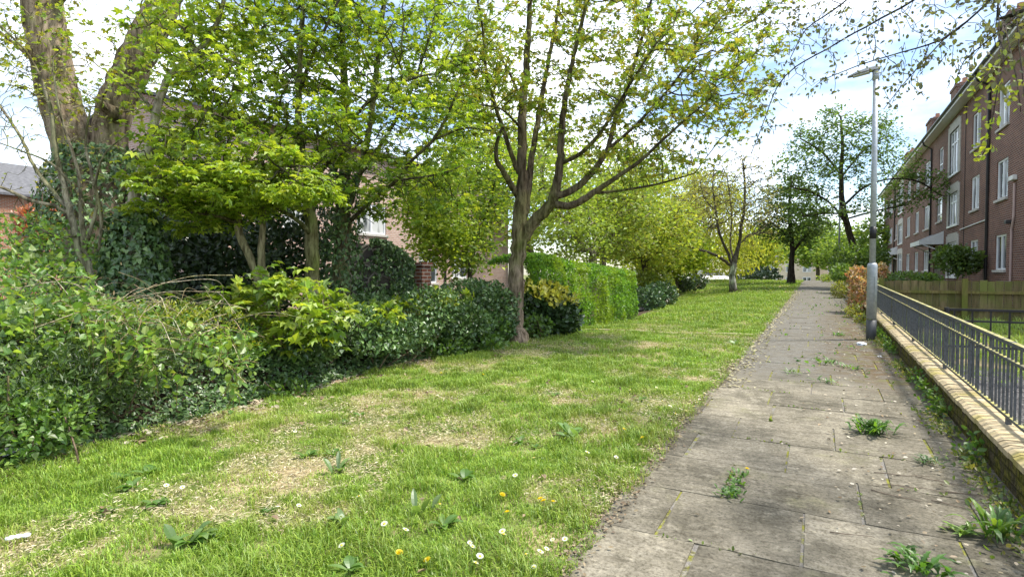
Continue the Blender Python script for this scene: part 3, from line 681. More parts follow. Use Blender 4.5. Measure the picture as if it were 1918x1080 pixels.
for r in ((36.9, 38.4, 4.2, 5.5), (36.9, 38.0, 6.85, 8.1), (56.6, 57.8, 4.2, 5.5), (56.6, 57.8, 6.85, 8.1)): rects.append(r); wins.append((r, (), .3, 0))
doors = [(37.0, 39.2, .75, 2.95), (56.5, 59.0, .9, 3.0)]
mb = MB(); facade(mb, BX, Y0, Y1, ZB-1, ZT, rects+doors, .12, -1)
mb.add([(BX, Y0, ZB-1), (BX+9, Y0, ZB-1), (BX+9, Y0, ZT), (BX, Y0, ZT), (BX, Y1, ZB-1), (BX+9, Y1, ZB-1), (BX+9, Y1, ZT), (BX, Y1, ZT)], [(0, 1, 2, 3), (5, 4, 7, 6), (1, 5, 6, 2)])
mb.add([(BX, Y0, ZT), (BX+9, Y0, ZT), (BX+4.5, Y0, ZT+2.55), (BX, Y1, ZT), (BX+9, Y1, ZT), (BX+4.5, Y1, ZT+2.55)], tris=[(0, 1, 2), (4, 3, 5)])
mb.build('wall', M['brick'], bl)
for r, mu, tr, su in wins: window(bl, BX, r, -1, mull=mu, trans=tr, surround=su)
for a, b, c, d in doors:
    e = bpy.data.objects.new('door', None); C.objects.link(e); e.parent = bl; e.location = Vector((BX, a, c))-bl.location
    mb = MB()
    for k in range(4):
        w = (b-a)/4; mb.box((BX+.09, a+k*w+.01, c), (BX+.13, a+(k+1)*w-.03, d), col=(.03, .02, .017))
    mb.build('panel', M['smooth'], e)
    mb = MB(); mb.box((BX+.085, a, c), (BX+.125, a+.05, d)); mb.box((BX+.085, b-.05, c), (BX+.125, b, d)); mb.box((BX+.085, a+.05, d-.05), (BX+.125, b-.05, d)); mb.build('frame', M['paint_white'], e)
for a, b in ((36.3, 39.6), (56.0, 59.4)):
    e = bpy.data.objects.new('canopy', None); C.objects.link(e); e.parent = bl; e.location = Vector((BX, a, 2.9))-bl.location
    x1, zw, zf = BX-1.0, 3.6, 3.12
    mb = MB(); V = np.array([(BX-.003, a, zw), (BX-.003, b, zw), (x1, b, zf), (x1, a, zf)]); V2 = V-np.array([0, 0, .09])
    mb.add(np.vstack([V, V2]), [(0, 1, 2, 3), (7, 6, 5, 4), (0, 4, 5, 1), (1, 5, 6, 2), (2, 6, 7, 3), (3, 7, 4, 0)], col=(.16, .16, .17)); mb.build('roof', M['smooth'], e)
    mb = MB(); mb.box((x1-.03, a-.03, zf-.2), (x1-.002, b+.03, zf+.03), col=(.78, .79, .8)); mb.build('fascia', M['smooth'], e)
    for yy in (a-.028, b+.003):
        mb = MB(); V = np.array([(BX-.003, yy, zw+.02), (x1, yy, zf+.02), (x1, yy, zf-.18), (BX-.003, yy, zf-.18)]); V2 = V+np.array([0, .025, 0])
        mb.add(np.vstack([V, V2]), [(0, 1, 2, 3), (7, 6, 5, 4), (0, 4, 5, 1), (1, 5, 6, 2), (2, 6, 7, 3), (3, 7, 4, 0)], col=(.78, .79, .8)); mb.build('side_panel', M['smooth'], e)
        mb = MB(); mb.tube([(BX-.02, yy+.012, 2.55), (x1+.15, yy+.012, zf-.19)], .03, 6, col=(.78, .79, .8)); mb.build('bracket', M['smooth'], e)
# eaves
rf = bpy.data.objects.new('roof', None); C.objects.link(rf); rf.parent = bl; rf.location = Vector((BX, Y0, ZT))-bl.location
mb = MB(); V = np.array([(BX-.5, Y0-.3, ZT+.12), (BX+4.5, Y0-.3, ZT+2.9), (BX+9.5, Y0-.3, ZT+.12)]); W = V+np.array([0, Y1-Y0+.6, 0]); D = np.array([0, 0, -.08])
mb.add(np.vstack([V, W, V+D, W+D]), [(0, 3, 4, 1), (1, 4, 5, 2), (6, 7, 10, 9), (7, 8, 11, 10), (0, 1, 7, 6), (1, 2, 8, 7), (3, 9, 10, 4), (4, 10, 11, 5), (0, 6, 9, 3), (2, 5, 11, 8)]); mb.build('slates', M['roof'], rf)
mb = MB(); mb.box((BX-.45, Y0-.3, ZT-.1), (BX-.425, Y1+.3, ZT+.06)); mb.box((BX-.424, Y0-.3, ZT-.09), (BX-.002, Y1+.3, ZT-.07)); mb.build('fascia', M['paint_white'], rf)
mb = MB(); mb.tube([(BX-.51, Y0-.3, ZT+.05), (BX-.51, Y1+.3, ZT+.05)], .06, 8); mb.build('gutter', M['black_pipe'], rf)
for (a, b, h) in ((27.6, 29.2, 11.25), (36.9, 38.4, 11.25), (44.6, 46.3, 11.3), (55.5, 57.2, 11.2)):
    mb = MB(); mb.box((6.1, a, 9.2), (6.95, b, h), m=0); mb.box((6.05, a-.05, h-.16), (7.0, b+.05, h-.02), m=0)
    for q_ in (.25, .75): mb.tube([(6.5, a+(b-a)*q_, h-.02), (6.5, a+(b-a)*q_, h+.32)], .12, 10, m=1, col=(.4, .2, .13))
    mb.build('chimney', [M['brick'], M['attr']], rf)
for yy in (27.5, 40.05, 57.9):
    mb = MB(); mb.tube([(BX-.5, yy, ZT+.02), (BX-.42, yy, ZT-.25), (BX-.06, yy, ZT-.5), (BX-.06, yy, ZB)], .05, 8); mb.build('downpipe', M['black_pipe'], bl)
mb = MB(); mb.tube([(BX-.03, 27.7, 3.5), (BX-.03, 32.3, 3.42)], .025, 6); mb.build('white_pipe', M['paint_white'], bl)
mb = MB(); mb.tube([(BX-.04, 24.35, .6), (BX-.04, 24.35, 2.9), (BX-.04, 24.15, 3.3), (BX-.04, 24.15, 4.4)], .035, 8, col=(.45, .33, .3)); mb.build('gas_pipe', M['smooth'], bl)
mb = MB(); mb.box((BX-.14, 24.0, 4.5), (BX-.003, 24.45, 4.66), col=(.7, .7, .66)); mb.build('wall_light', M['smooth'], bl, bevel=.02)
mb = MB(); mb.box((BX-.16, 24.5, 3.12), (BX-.003, 24.75, 3.24), col=(.05, .05, .05)); mb.build('security_light', M['smooth'], bl, bevel=.02)
for yy, zz in ((31.3, 7.6), (24.8, 9.0)):
    pass
mb = MB(); mb.tube([(BX-.02, 31.6, 8.9), (BX-.02, 31.6, 1.0)], .014, 6, col=(.05, .04, .04)); mb.build('cable', M['smooth'], bl)

# house behind the trees on the left
HX = -16.0
hb = thing('brick_house', 'pale brick house with white windows behind the sycamores and stone wall', 'house', (HX, 12, 0))
hr = [(13.2, 14.6, 3.0, 4.2), (16.7, 18.4, 3.05, 4.25), (20.6, 22.0, 1.0, 2.5), (23.2, 24.6, 1.2, 2.5), (23.2, 24.6, 3.2, 4.4), (20.6, 22, 3.3, 4.4), (16.7, 18.4, .9, 2.0)]
mb = MB(); facade(mb, HX, 11, 29, -1, 6.4, hr, .12, 1)
mb.add([(HX, 11, -1), (HX-9, 11, -1), (HX-9, 11, 6.4), (HX, 11, 6.4), (HX, 29, -1), (HX-9, 29, -1), (HX-9, 29, 6.4), (HX, 29, 6.4)], [(0, 1, 2, 3), (5, 4, 7, 6), (1, 5, 6, 2)])
mb.add([(HX, 11, 6.4), (HX-9, 11, 6.4), (HX-4.5, 11, 7.6), (HX, 29, 6.4), (HX-9, 29, 6.4), (HX-4.5, 29, 7.6)], tris=[(0, 2, 1), (4, 5, 3)]); mb.build('wall', M['brick_pale'], hb)
for r in hr: window(hb, HX, r, 1, mull=(.5,), trans=.7)
mb = MB(); V = np.array([(HX+.4, 10.7, 6.35), (HX-4.5, 10.7, 7.75), (HX-9.4, 10.7, 6.35)]); W = V+np.array([0, 18.6, 0]); D = np.array([0, 0, -.1])
mb.add(np.vstack([V, W, V+D, W+D]), [(0, 3, 4, 1), (1, 4, 5, 2), (6, 7, 10, 9), (7, 8, 11, 10), (0, 1, 7, 6), (1, 2, 8, 7), (3, 9, 10, 4), (4, 10, 11, 5), (0, 6, 9, 3), (2, 5, 11, 8)]); mb.build('roof', M['roof'], hb)
mb = MB(); mb.tube([(HX+.06, 22.6, 6.3), (HX+.06, 22.6, 0)], .05, 8); mb.build('downpipe', M['black_pipe'], hb)

def small_house(name, label, x0, x1, y0, y1, z0, ze, zr, mat, wr, ridge='x', group=None, roofm='roof'):
    """two storey house; windows on the -Y face (and +X when wx)"""
    t = thing(name, label, 'house', ((x0+x1)/2, y0, z0), group)
    mb = MB(); mb.box((x0, y0, z0), (x1, y1, ze))
    ym = (y0+y1)/2; xm = (x0+x1)/2
    if ridge == 'x': mb.add([(x0, y0, ze), (x0, y1, ze), (x0, ym, zr-.1), (x1, y0, ze), (x1, y1, ze), (x1, ym, zr-.1)], tris=[(0, 2, 1), (3, 4, 5)])
    else: mb.add([(x0, y0, ze), (x1, y0, ze), (xm, y0, zr-.1), (x0, y1, ze), (x1, y1, ze), (xm, y1, zr-.1)], tris=[(0, 1, 2), (3, 5, 4)])
    mb.build('wall', mat, t)
    o = .35; D = np.array([0, 0, -.12]); 
    if ridge == 'x': V = np.array([(x0-o, y0-o, ze-.1), (x0-o, ym, zr), (x0-o, y1+o, ze-.1)]); W = V+np.array([x1-x0+2*o, 0, 0])
    else: V = np.array([(x0-o, y0-o, ze-.1), (xm, y0-o, zr), (x1+o, y0-o, ze-.1)]); W = V+np.array([0, y1-y0+2*o, 0])
    mb = MB(); mb.add(np.vstack([V, W, V+D, W+D]), [(0, 3, 4, 1), (1, 4, 5, 2), (6, 7, 10, 9), (7, 8, 11, 10), (0, 1, 7, 6), (1, 2, 8, 7), (3, 9, 10, 4), (4, 10, 11, 5), (0, 6, 9, 3), (2, 5, 11, 8)]); mb.build('roof', M[roofm], t)
    for face, a, b, c, d in wr:
        e = bpy.data.objects.new('window', None); C.objects.link(e); e.parent = t
        mb = MB(); m2 = MB()
        if face == 'y':
            e.location = Vector((a, y0, c))-t.location
            mb.box((a, y0-.05, c), (b, y0-.003, d)); 
            for s_ in (0, 1): w = (b-a)/2; m2.box((a+s_*w+.08, y0-.06, c+.08), (a+(s_+1)*w-.08, y0-.02, d-.08))
        else:
            e.location = Vector((x1, a, c))-t.location
            mb.box((x1+.003, a, c), (x1+.05, b, d))
            for s_ in (0, 1): w = (b-a)/2; m2.box((x1+.02, a+s_*w+.08, c+.08), (x1+.06, a+(s_+1)*w-.08, d-.08))
        mb.build('frame', M['paint_white'], e); m2.build('pane', M['glass'], e)
    return t
M['render'] = plain('cream render', (.62, .52, .40), .85, 0, .1, 2)
for k, (px, w, lab, mt, rg) in enumerate(((1478, 7.5, 'cream gabled house at the end of the lawn, left of the dark tree', 'render', 'y'), (1512, 9.5, 'cream and brick terrace at the end of the path, right of the dark tree trunk', 'render', 'x'))):
    c = at(px, 527, 92+2*k); x0, x1 = c[0]-w/2, c[0]+w/2; y0 = c[1]
    wr = [('y', x0+.8+i*(w-2.6)/2, x0+2.0+i*(w-2.6)/2, z, z+1.3) for i in range(3) for z in (-.6, 1.5)]
    small_house('distant_house', lab, x0, x1, y0, y0+8, -3.6, 3.0, 4.6, M[mt], wr, rg, 'houses beyond the crest')
c = at(1560, 527, 80)
small_house('distant_house', 'low brick gable beyond the far street lamp at the path end', c[0], c[0]+5, c[1], c[1]+8, -3.5, 1.7, 2.6, M['brick'], [('y', c[0]+1, c[0]+2.2, .2, 1.2)], 'x', 'houses beyond the crest')
c = at(20, 420, 32)
small_house('orange_brick_house', 'orange brick house with grey roof at the far left edge', c[0]-5, c[0]+1.2, c[1]-7, c[1]+3, -.5, 5.9, 7.9, M['brick_orange'],
    [('x', c[1]-5.5, c[1]-4.3, 4.0, 5.3), ('x', c[1]-2.8, c[1]-1.4, 4.0, 5.3), ('x', c[1]+.3, c[1]+1.6, 4.0, 5.3)], 'y')

# stone wall and brick pier
a = at(640, 520, 11.3); b = at(776, 520, 11.9)
t = thing('stone_wall', 'dark rubble stone wall half covered by ivy behind the sycamores', 'wall', (a[0], a[1], 0))
d = norm(b-a)*np.array([1, 1, 0]); nn = np.array([-d[1], d[0], 0])*.35; prof = [2.02, 2.12, 2.05, 2.08, 2.0, 1.85, 1.62]; V = []
for i, h in enumerate(prof):
    p = a+(b-a)*i/6
    for s_ in (0, 1):
        for z in (-.2, h+.03*s_): V.append((p[0]+nn[0]*s_, p[1]+nn[1]*s_, z))
q = []
for i in range(6):
    k = 4*i; q += [(k, k+4, k+5, k+1), (k+1, k+5, k+7, k+3), (k+3, k+7, k+6, k+2)]
q += [(0, 1, 3, 2), (24, 26, 27, 25)]
mb = MB(); mb.add(V, q); mb.build('masonry', M['stone'], t)
c = at(788, 520, 11.95); mb = MB(); mb.box((c[0]-.16, c[1]-.16, -.2), (c[0]+.16, c[1]+.16, 1.62)); mb.box((c[0]-.19, c[1]-.19, 1.621), (c[0]+.19, c[1]+.19, 1.70))
tag(mb.build('brick_pier', M['brick'], bevel=.01), 'red brick pier at the right end of the stone wall', 'pier')

# white car far behind
c = gp(1330, 540); c = at(1318, 527, 47); 
t = thing('parked_car', 'small white car parked far off beyond the lawn, left of the bare tree', 'car', (c[0], c[1], c[2]-.45))
def loft(secs, col, closed=True):
    n = len(secs[0]); V = np.vstack(secs); q = []
    for i in range(len(secs)-1): q += [(i*n+j, i*n+(j+1) % n, (i+1)*n+(j+1) % n, (i+1)*n+j) for j in range(n)]
    return V, q
def carsec(y, w, z0, z1): return np.array([(y, -w, z0), (y, w, z0), (y, w*1.0, (z0+z1)/2), (y, w*.9, z1), (y, -w*.9, z1), (y, -w, (z0+z1)/2)])
secs = [carsec(-2.0, .6, .35, .6), carsec(-1.9, .8, .25, .75), carsec(-1.0, .85, .22, .9), carsec(1.3, .85, .22, .92), carsec(1.9, .8, .25, .85), carsec(2.0, .65, .35, .7)]
V, q = loft(secs, 0); n = 6
mb = MB(); mb.add(V, q+[(0, 3, 2, 1), (0, 5, 4, 3)], col=(.8, .8, .8)); body = mb.build('body', M['smooth'], t, True, world=False)
V, q = loft([np.array([(-1.1, -.72, .9), (-1.1, .72, .9), (-1.05, .7, .93), (-1.05, -.7, .93)]), np.array([(-.3, -.75, .9), (-.3, .75, .9), (-.3, .6, 1.42), (-.3, -.6, 1.42)]), np.array([(1.0, -.75, .9), (1.0, .75, .9), (1.0, .6, 1.42), (1.0, -.6, 1.42)]), np.array([(1.75, -.72, .9), (1.75, .72, .9), (1.7, .7, .93), (1.7, -.7, .93)])], 0)
mb = MB(); mb.add(V, q, col=(.04, .05, .055)); mb.build('windows', M['glass'], t, world=False)
mb = MB(); mb.box((-.3, -.6, 1.40), (1.0, .6, 1.45), col=(.8, .8, .8)); mb.build('roof', M['smooth'], t, world=False, bevel=.02)
for xx in (-1.25, 1.25):
    for yy in (-.8, .8):
        mb = MB(); mb.tube([(xx, yy-.1, .3), (xx, yy+.1, .3)], .3, 14, col=(.02, .02, .02)); mb.build('wheel', M['smooth'], t, world=False)
t.rotation_euler = (0, 0, math.radians(35))
# ================================================================== TREES
GREY = (.30, .27, .21); BROWN = (.20, .155, .11); PALE = (.40, .37, .29); DK = (.085, .07, .055)
def mossy(amt):
    def f(V, c):
        m = (fbm(V[:, 0]*3+V[:, 1]*2, V[:, 2]*2.5, 61)[:, None]-.35)*amt
        return c*(1-m.clip(0, 1))+np.array([.17, .19, .05])*m.clip(0, 1)
    return f
# main maple at the lawn edge
D = 10.85
b = gp(968, 640)
lim = [[(b[0], b[1], b[2]-.12, .26)]+[(b[0], b[1], b[2]+.05, .215)]+L((965, 600, D, 33), (966, 540, D, 30), (969, 490, D, 29), (973, 450, D, 30), (975, 400, D, 27), (978, 340, D, 20), (978, 280, D, 18), (979, 200, D+.1, 16), (985, 130, D+.2, 13), (990, 60, D+.3, 11), (992, 0, D+.3, 9), (992, -70, D+.3, 7)),
 L((985, 400, D, 13), (992, 330, D+.3, 13), (1000, 270, D+.5, 11), (1012, 200, D+.8, 10), (1024, 130, D+1, 8), (1040, 50, D+1.2, 7), (1052, -40, D+1.3, 5)),
 L((968, 365, D, 13), (945, 325, D-.3, 11), (930, 300, D-.5, 9), (930, 270, D-.6, 7), (940, 240, D-.7, 5)),
 L((970, 322, D, 10), (955, 280, D-.2, 9), (940, 235, D-.3, 8), (925, 190, D-.4, 7), (910, 130, D-.5, 6), (905, 60, D-.5, 5), (892, -10, D-.6, 4)),
 L((976, 455, D, 24), (1000, 415, D-.1, 23), (1033, 378, D-.3, 21), (1045, 330, D-.4, 16), (1050, 280, D-.5, 14), (1055, 220, D-.5, 12), (1063, 160, D-.6, 10), (1078, 90, D-.7, 8), (1095, 20, D-.8, 7), (1108, -50, D-.8, 5)),
 L((1040, 382, D-.3, 15), (1072, 385, D-.6, 14), (1110, 362, D-.9, 12), (1150, 335, D-1.1, 9), (1200, 300, D-1.4, 7), (1260, 245, D-1.7, 5), (1330, 185, D-2, 3)),
 L((1046, 366, D-.4, 14), (1085, 348, D-.3, 13), (1115, 315, D-.1, 12), (1136, 282, D, 10), (1155, 220, D+.2, 9), (1180, 150, D+.4, 8), (1205, 60, D+.6, 6), (1225, -20, D+.7, 4)),
 L((1050, 308, D-.4, 8), (1090, 285, D-.9, 8), (1120, 255, D-1.2, 7), (1148, 212, D-1.5, 6), (1185, 150, D-1.9, 5), (1230, 80, D-2.3, 4)),
 L((1110, 362, D-.9, 7), (1160, 357, D-.7, 5), (1230, 345, D-.5, 4), (1300, 325, D-.4, 2.5)),
 L((1136, 282, D, 7), (1190, 235, D+.3, 6), (1250, 170, D+.5, 5), (1310, 90, D+.6, 4), (1360, 20, D+.7, 3)),
 L((979, 200, D, 6), (960, 150, D+.4, 5), (930, 90, D+.8, 4)),
 L((975, 240, D, 5), (940, 205, D-.8, 4), (890, 195, D-1.2, 3))]
att = ell([(985, 110, D, 130, 170, 2.0), (1160, 160, D-.3, 170, 180, 2.2), (1290, 190, D-.6, 150, 150, 1.9), (1370, 120, D-.4, 100, 140, 1.6), (1230, 20, D, 220, 90, 2), (1250, 305, D-.6, 70, 40, .8), (900, 190, D-.6, 70, 90, 1)], 2300)
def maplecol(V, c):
    m = ((fbm(V[:, 0]*3+V[:, 1]*2, V[:, 2]*2.5, 61)[:, None]-.35)*1.6).clip(0, 1)*(V[:, 2:3] > 1.9); h_ = sstep(1.8, 3.2, V[:, 2:3]); c = c*(1-.5*h_); c = c*(1-m)+np.array([.17, .17, .06])*m  # colour darkens with height, painting the upper limbs as if backlit
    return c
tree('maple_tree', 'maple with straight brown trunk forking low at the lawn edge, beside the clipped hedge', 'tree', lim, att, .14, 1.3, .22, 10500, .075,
     OLIVE+[(.20, .32, .03), (.24, .36, .04)], (.25, .195, .14), (.10, .085, .05), thr=.013, spread=.09, bear=.45, colf=maplecol, ljit=.10, k=9, r0=.0058, jit=.18, trop=(.03, 0, .12), lstep=.12)  # dark tip colour carries the painted backlit tone into the thin branches

# sycamore clump in the ivy
D = 8.8
S1 = [L((590, 660, D, 34), (587, 580, D, 30), (585, 510, D, 28), (583, 440, D, 27), (578, 380, D, 23), (566, 300, D, 18), (560, 230, D, 14), (560, 150, D, 12), (565, 60, D, 10), (570, -40, D, 8)),
      L((583, 440, D, 11), (560, 415, D-.4, 9), (520, 390, D-.8, 7), (470, 370, D-1.1, 5)), L((582, 355, D, 10), (606, 315, D-.2, 9), (635, 290, D-.4, 7), (680, 265, D-.6, 5)),
      L((566, 300, D, 9), (520, 260, D-.5, 8), (460, 230, D-.8, 6), (400, 215, D-1.2, 4)), L((561, 170, D, 9), (590, 90, D-.3, 7), (606, 60, D-.5, 6), (640, -10, D-.6, 5)),
      L((560, 150, D, 6), (520, 90, D-.3, 5), (480, 20, D-.5, 4))]
att = ell([(470, 300, D-.5, 190, 110, 1.3), (470, 150, D, 120, 150, 1.6), (560, 60, D, 150, 130, 1.6), (470, 20, D, 110, 90, 1.4), (560, 250, D-.7, 120, 120, 1.0)], 1500)
tree('sycamore_tree', 'sycamore with bare pale trunk base standing in ivy, left of the ivy covered one', 'tree', S1, att, .14, 1.2, .2, 4900, .088, LIME+[(.15, .27, .035)], (.27, .24, .15), (.07, .06, .045), thr=.012, spread=.11, bear=.42, colf=mossy(1.5), ljit=.08, k=8, flat=.75, trop=(0, 0, .02), lstep=.12)
D = 9.6
S2 = [L((640, 660, D, 44), (640, 580, D, 40), (640, 500, D, 36), (642, 420, D, 31), (645, 330, D, 24), (648, 250, D, 18), (645, 150, D, 15), (641, 60, D, 12), (638, -40, D, 9)),
      L((648, 395, D, 14), (672, 330, D+.2, 13), (690, 250, D+.3, 12), (703, 150, D+.4, 11), (714, 60, D+.4, 10), (722, -40, D+.4, 8)),
      L((645, 432, D, 8), (662, 408, D-.3, 8), (700, 372, D-.7, 7), (742, 338, D-1, 7), (772, 300, D-1.2, 6), (812, 262, D-1.4, 6), (838, 215, D-1.5, 5), (862, 160, D-1.6, 4)),
      L((742, 338, D-1, 5), (800, 330, D-1.2, 4), (850, 318, D-1.3, 3)), L((672, 330, D+.2, 8), (720, 260, D+.6, 7), (770, 170, D+.9, 6), (800, 80, D+1.1, 5), (830, -10, D+1.2, 4)),
      L((645, 340, D, 10), (610, 300, D+.4, 8), (590, 230, D+.7, 6)), L((812, 262, D-1.4, 5), (870, 240, D-1.5, 4), (920, 245, D-1.6, 3)), L((648, 250, D, 7), (680, 200, D-.6, 6), (740, 160, D-1, 5), (800, 140, D-1.2, 3))]
att = ell([(760, 280, D-.6, 150, 120, 1.5), (700, 120, D, 170, 150, 2.0), (830, 130, D+.2, 110, 150, 1.6), (700, 10, D, 200, 80, 1.8), (770, 375, D-.6, 120, 55, .9), (690, 400, D-.3, 50, 30, .5)], 1700)
tree('sycamore_tree', 'sycamore with ivy covered trunk just left of the stone wall', 'tree', S2, att, .15, 1.2, .21, 6000, .086, LIME+MIDG[:1]+[(.22, .36, .04)], (.22, .195, .13), (.07, .06, .045), thr=.013, spread=.11, bear=.45, colf=mossy(1.2), ljit=.08, k=8, flat=.7, trop=(0, 0, .03), lstep=.12)
D = 7.7
S3 = [L((494, 670, D, 17), (494, 600, D, 16), (492, 540, D, 15), (489, 480, D, 15), (492, 410, D, 12), (495, 350, D, 9), (490, 280, D, 6)), L((492, 560, D, 12), (478, 510, D, 16), (462, 470, D, 17), (449, 440, D, 16), (444, 395, D, 14), (436, 350, D-.2, 10), (420, 300, D-.4, 7)),
      L((446, 420, D, 8), (410, 405, D-.3, 7), (370, 400, D-.5, 5), (330, 395, D-.6, 4)), L((495, 350, D, 6), (520, 320, D-.3, 5), (560, 310, D-.6, 4))]
att = ell([(400, 350, D-.4, 140, 55, 1.0), (500, 330, D-.3, 110, 70, 1.0), (330, 400, D-.2, 70, 40, .7), (560, 350, D-.5, 80, 50, .7)], 700)
tree('sycamore_tree', 'thin double stemmed sycamore with low bright leaf layers over the ivy bank', 'tree', S3, att, .12, 1.1, .17, 3600, .092, LIME+[(.32, .45, .04)], (.30, .26, .16), (.08, .07, .05), thr=.010, spread=.10, bear=.5, colf=mossy(1.2), ljit=.08, flat=.85, trop=(0, 0, 0), lstep=.1)
# low sapling sprays in front of the hollow
D = 6.9
S4 = [L((520, 690, D, 7), (525, 620, D, 6), (515, 560, D, 5), (500, 515, D, 4)), L((525, 620, D, 5), (570, 590, D-.1, 4), (620, 575, D-.2, 3)), L((523, 640, D, 4), (470, 590, D-.1, 3), (400, 560, D-.1, 2.5))]
att = ell([(440, 560, D, 90, 35, .5), (520, 530, D, 90, 35, .5), (600, 590, D-.1, 100, 40, .5), (560, 620, D-.2, 60, 40, .4)], 260)
tree('sycamore_sapling', 'low sycamore sapling with wide bright leaves in front of the dark hollow', 'sapling', S4, att, .1, 1.0, .16, 430, .14, LIME+[(.22, .36, .05)], (.22, .18, .12), thr=.02, spread=.12, flat=.85, trop=(0, 0, .05), r0=.004)
# pale leaning limb tree
D = 7.3
S5 = [L((262, 560, D, 30), (254, 480, D, 28), (248, 400, D, 25), (255, 350, D, 23), (280, 280, D, 20), (291, 220, D, 18), (305, 170, D, 16), (322, 138, D, 14), (365, 100, D, 12), (392, 70, D, 10), (413, 25, D, 9), (426, -40, D, 8)),
      L((291, 215, D, 8), (260, 175, D+.2, 6), (215, 140, D+.3, 4)), L((365, 100, D, 8), (345, 55, D-.2, 6), (310, 30, D-.3, 5), (270, -10, D-.4, 4)), L((350, 110, D, 6), (400, 105, D-.4, 5), (450, 120, D-.6, 3))]
att = ell([(370, 130, D, 80, 100, 1.2), (330, 60, D, 60, 60, 1.0), (330, 290, D-.3, 80, 70, .8), (400, 20, D, 100, 60, 1)], 620)
tree('sycamore_tree', 'pale grey crooked sycamore limb leaning right beside the ivy covered twin trunks', 'tree', S5, att, .14, 1.2, .2, 1500, .09, LIME, (.42, .37, .29), (.13, .11, .08), thr=.012, spread=.13, ljit=.1, flat=.7, colf=mossy(.8), lstep=.12)
# big twin trunk
D = 10.2
S6 = [L((195, 600, D, 150), (190, 520, D, 140), (182, 440, D, 120), (160, 350, D, 98), (128, 240, D, 90), (102, 140, D, 86), (84, 50, D, 88), (74, -60, D, 82)),
      L((192, 460, D, 90), (198, 360, D, 80), (205, 270, D, 74), (216, 200, D, 74), (240, 140, D, 73), (276, 70, D, 70), (302, 10, D, 66), (325, -60, D, 60)),
      L((216, 215, D-.2, 40), (200, 205, D-.35, 26), (190, 195, D-.5, 16)), L((90, 20, D, 30), (130, -30, D-.1, 26), (150, -70, D-.1, 22)), L((105, 150, D, 14), (60, 110, D-.3, 10), (0, 60, D-.5, 7)), L((60, 0, D, 20), (30, -10, D-.1, 14), (-10, -40, D-.2, 10))]
att = ell([(150, 120, D-.7, 170, 120, .9), (40, 60, D-.4, 100, 120, 1), (290, 110, D-.6, 90, 120, .8)], 650)
tree('twin_trunk_tree', 'massive old tree with two thick rough brown trunks at the left', 'tree', S6, att, .16, 1.5, .24, 1200, .075, OLIVE+LIME, (.28, .22, .155), (.22, .18, .11), thr=.012, spread=.13, bark='bark_rough', ljit=.05, k=14, jit=.35, r0=.0045, lstep=.14)
# bare many stemmed shrub
D = 7.0
S7 = [L((185, 560, D, 11), (172, 515, D, 11), (160, 470, D, 12), (154, 420, D, 11), (151, 370, D, 9), (148, 330, D, 8), (138, 290, D, 7), (124, 250, D, 6), (108, 190, D, 5), (98, 110, D, 4)),
      L((172, 515, D, 12), (145, 460, D, 16), (134, 410, D, 15), (120, 350, D, 13), (106, 290, D, 11), (100, 235, D, 10), (88, 180, D, 8), (58, 110, D-.1, 6), (18, 65, D-.2, 5), (-20, 30, D-.2, 4)),
      L((128, 398, D, 10), (100, 385, D, 9), (65, 378, D-.1, 9), (35, 365, D-.1, 8), (0, 350, D-.2, 7), (-30, 335, D-.2, 6)), L((122, 385, D, 9), (88, 345, D+.1, 9), (62, 310, D+.1, 8), (46, 270, D+.2, 7), (28, 240, D+.2, 7), (-5, 190, D+.3, 6)),
      L((160, 470, D, 9), (172, 420, D-.1, 8), (182, 380, D-.1, 7), (172, 325, D-.2, 6), (160, 270, D-.2, 5), (170, 200, D-.2, 4)), L((148, 440, D, 7), (110, 445, D-.2, 6), (70, 425, D-.3, 5), (25, 400, D-.4, 4), (-20, 405, D-.4, 4)),
      L((151, 370, D, 6), (125, 335, D-.2, 6), (95, 305, D-.3, 5), (45, 285, D-.4, 4), (0, 268, D-.5, 3)), L((185, 470, D, 5), (190, 400, D-.1, 8), (178, 350, D-.2, 7), (195, 290, D-.3, 4), (240, 250, D-.4, 3))]
att = ell([(40, 250, D, 110, 170, .8), (120, 200, D, 80, 150, .6), (60, 400, D-.2, 110, 60, .5), (190, 330, D-.2, 70, 120, .5)], 650)
tree('bare_shrub', 'tall bare shrub of pale grey fanned stems in front of the ivy covered trunk', 'shrub', S7, att, .10, 1.1, .15, 420, .045, OLIVE, (.40, .37, .28), (.26, .23, .16), tmpl=(T_OVAL, Q_OVAL), thr=.006, spread=.05, ljit=.15, r0=.0032, jit=.45, trop=(-.1, 0, .05), colf=mossy(1.0), lstep=.09)

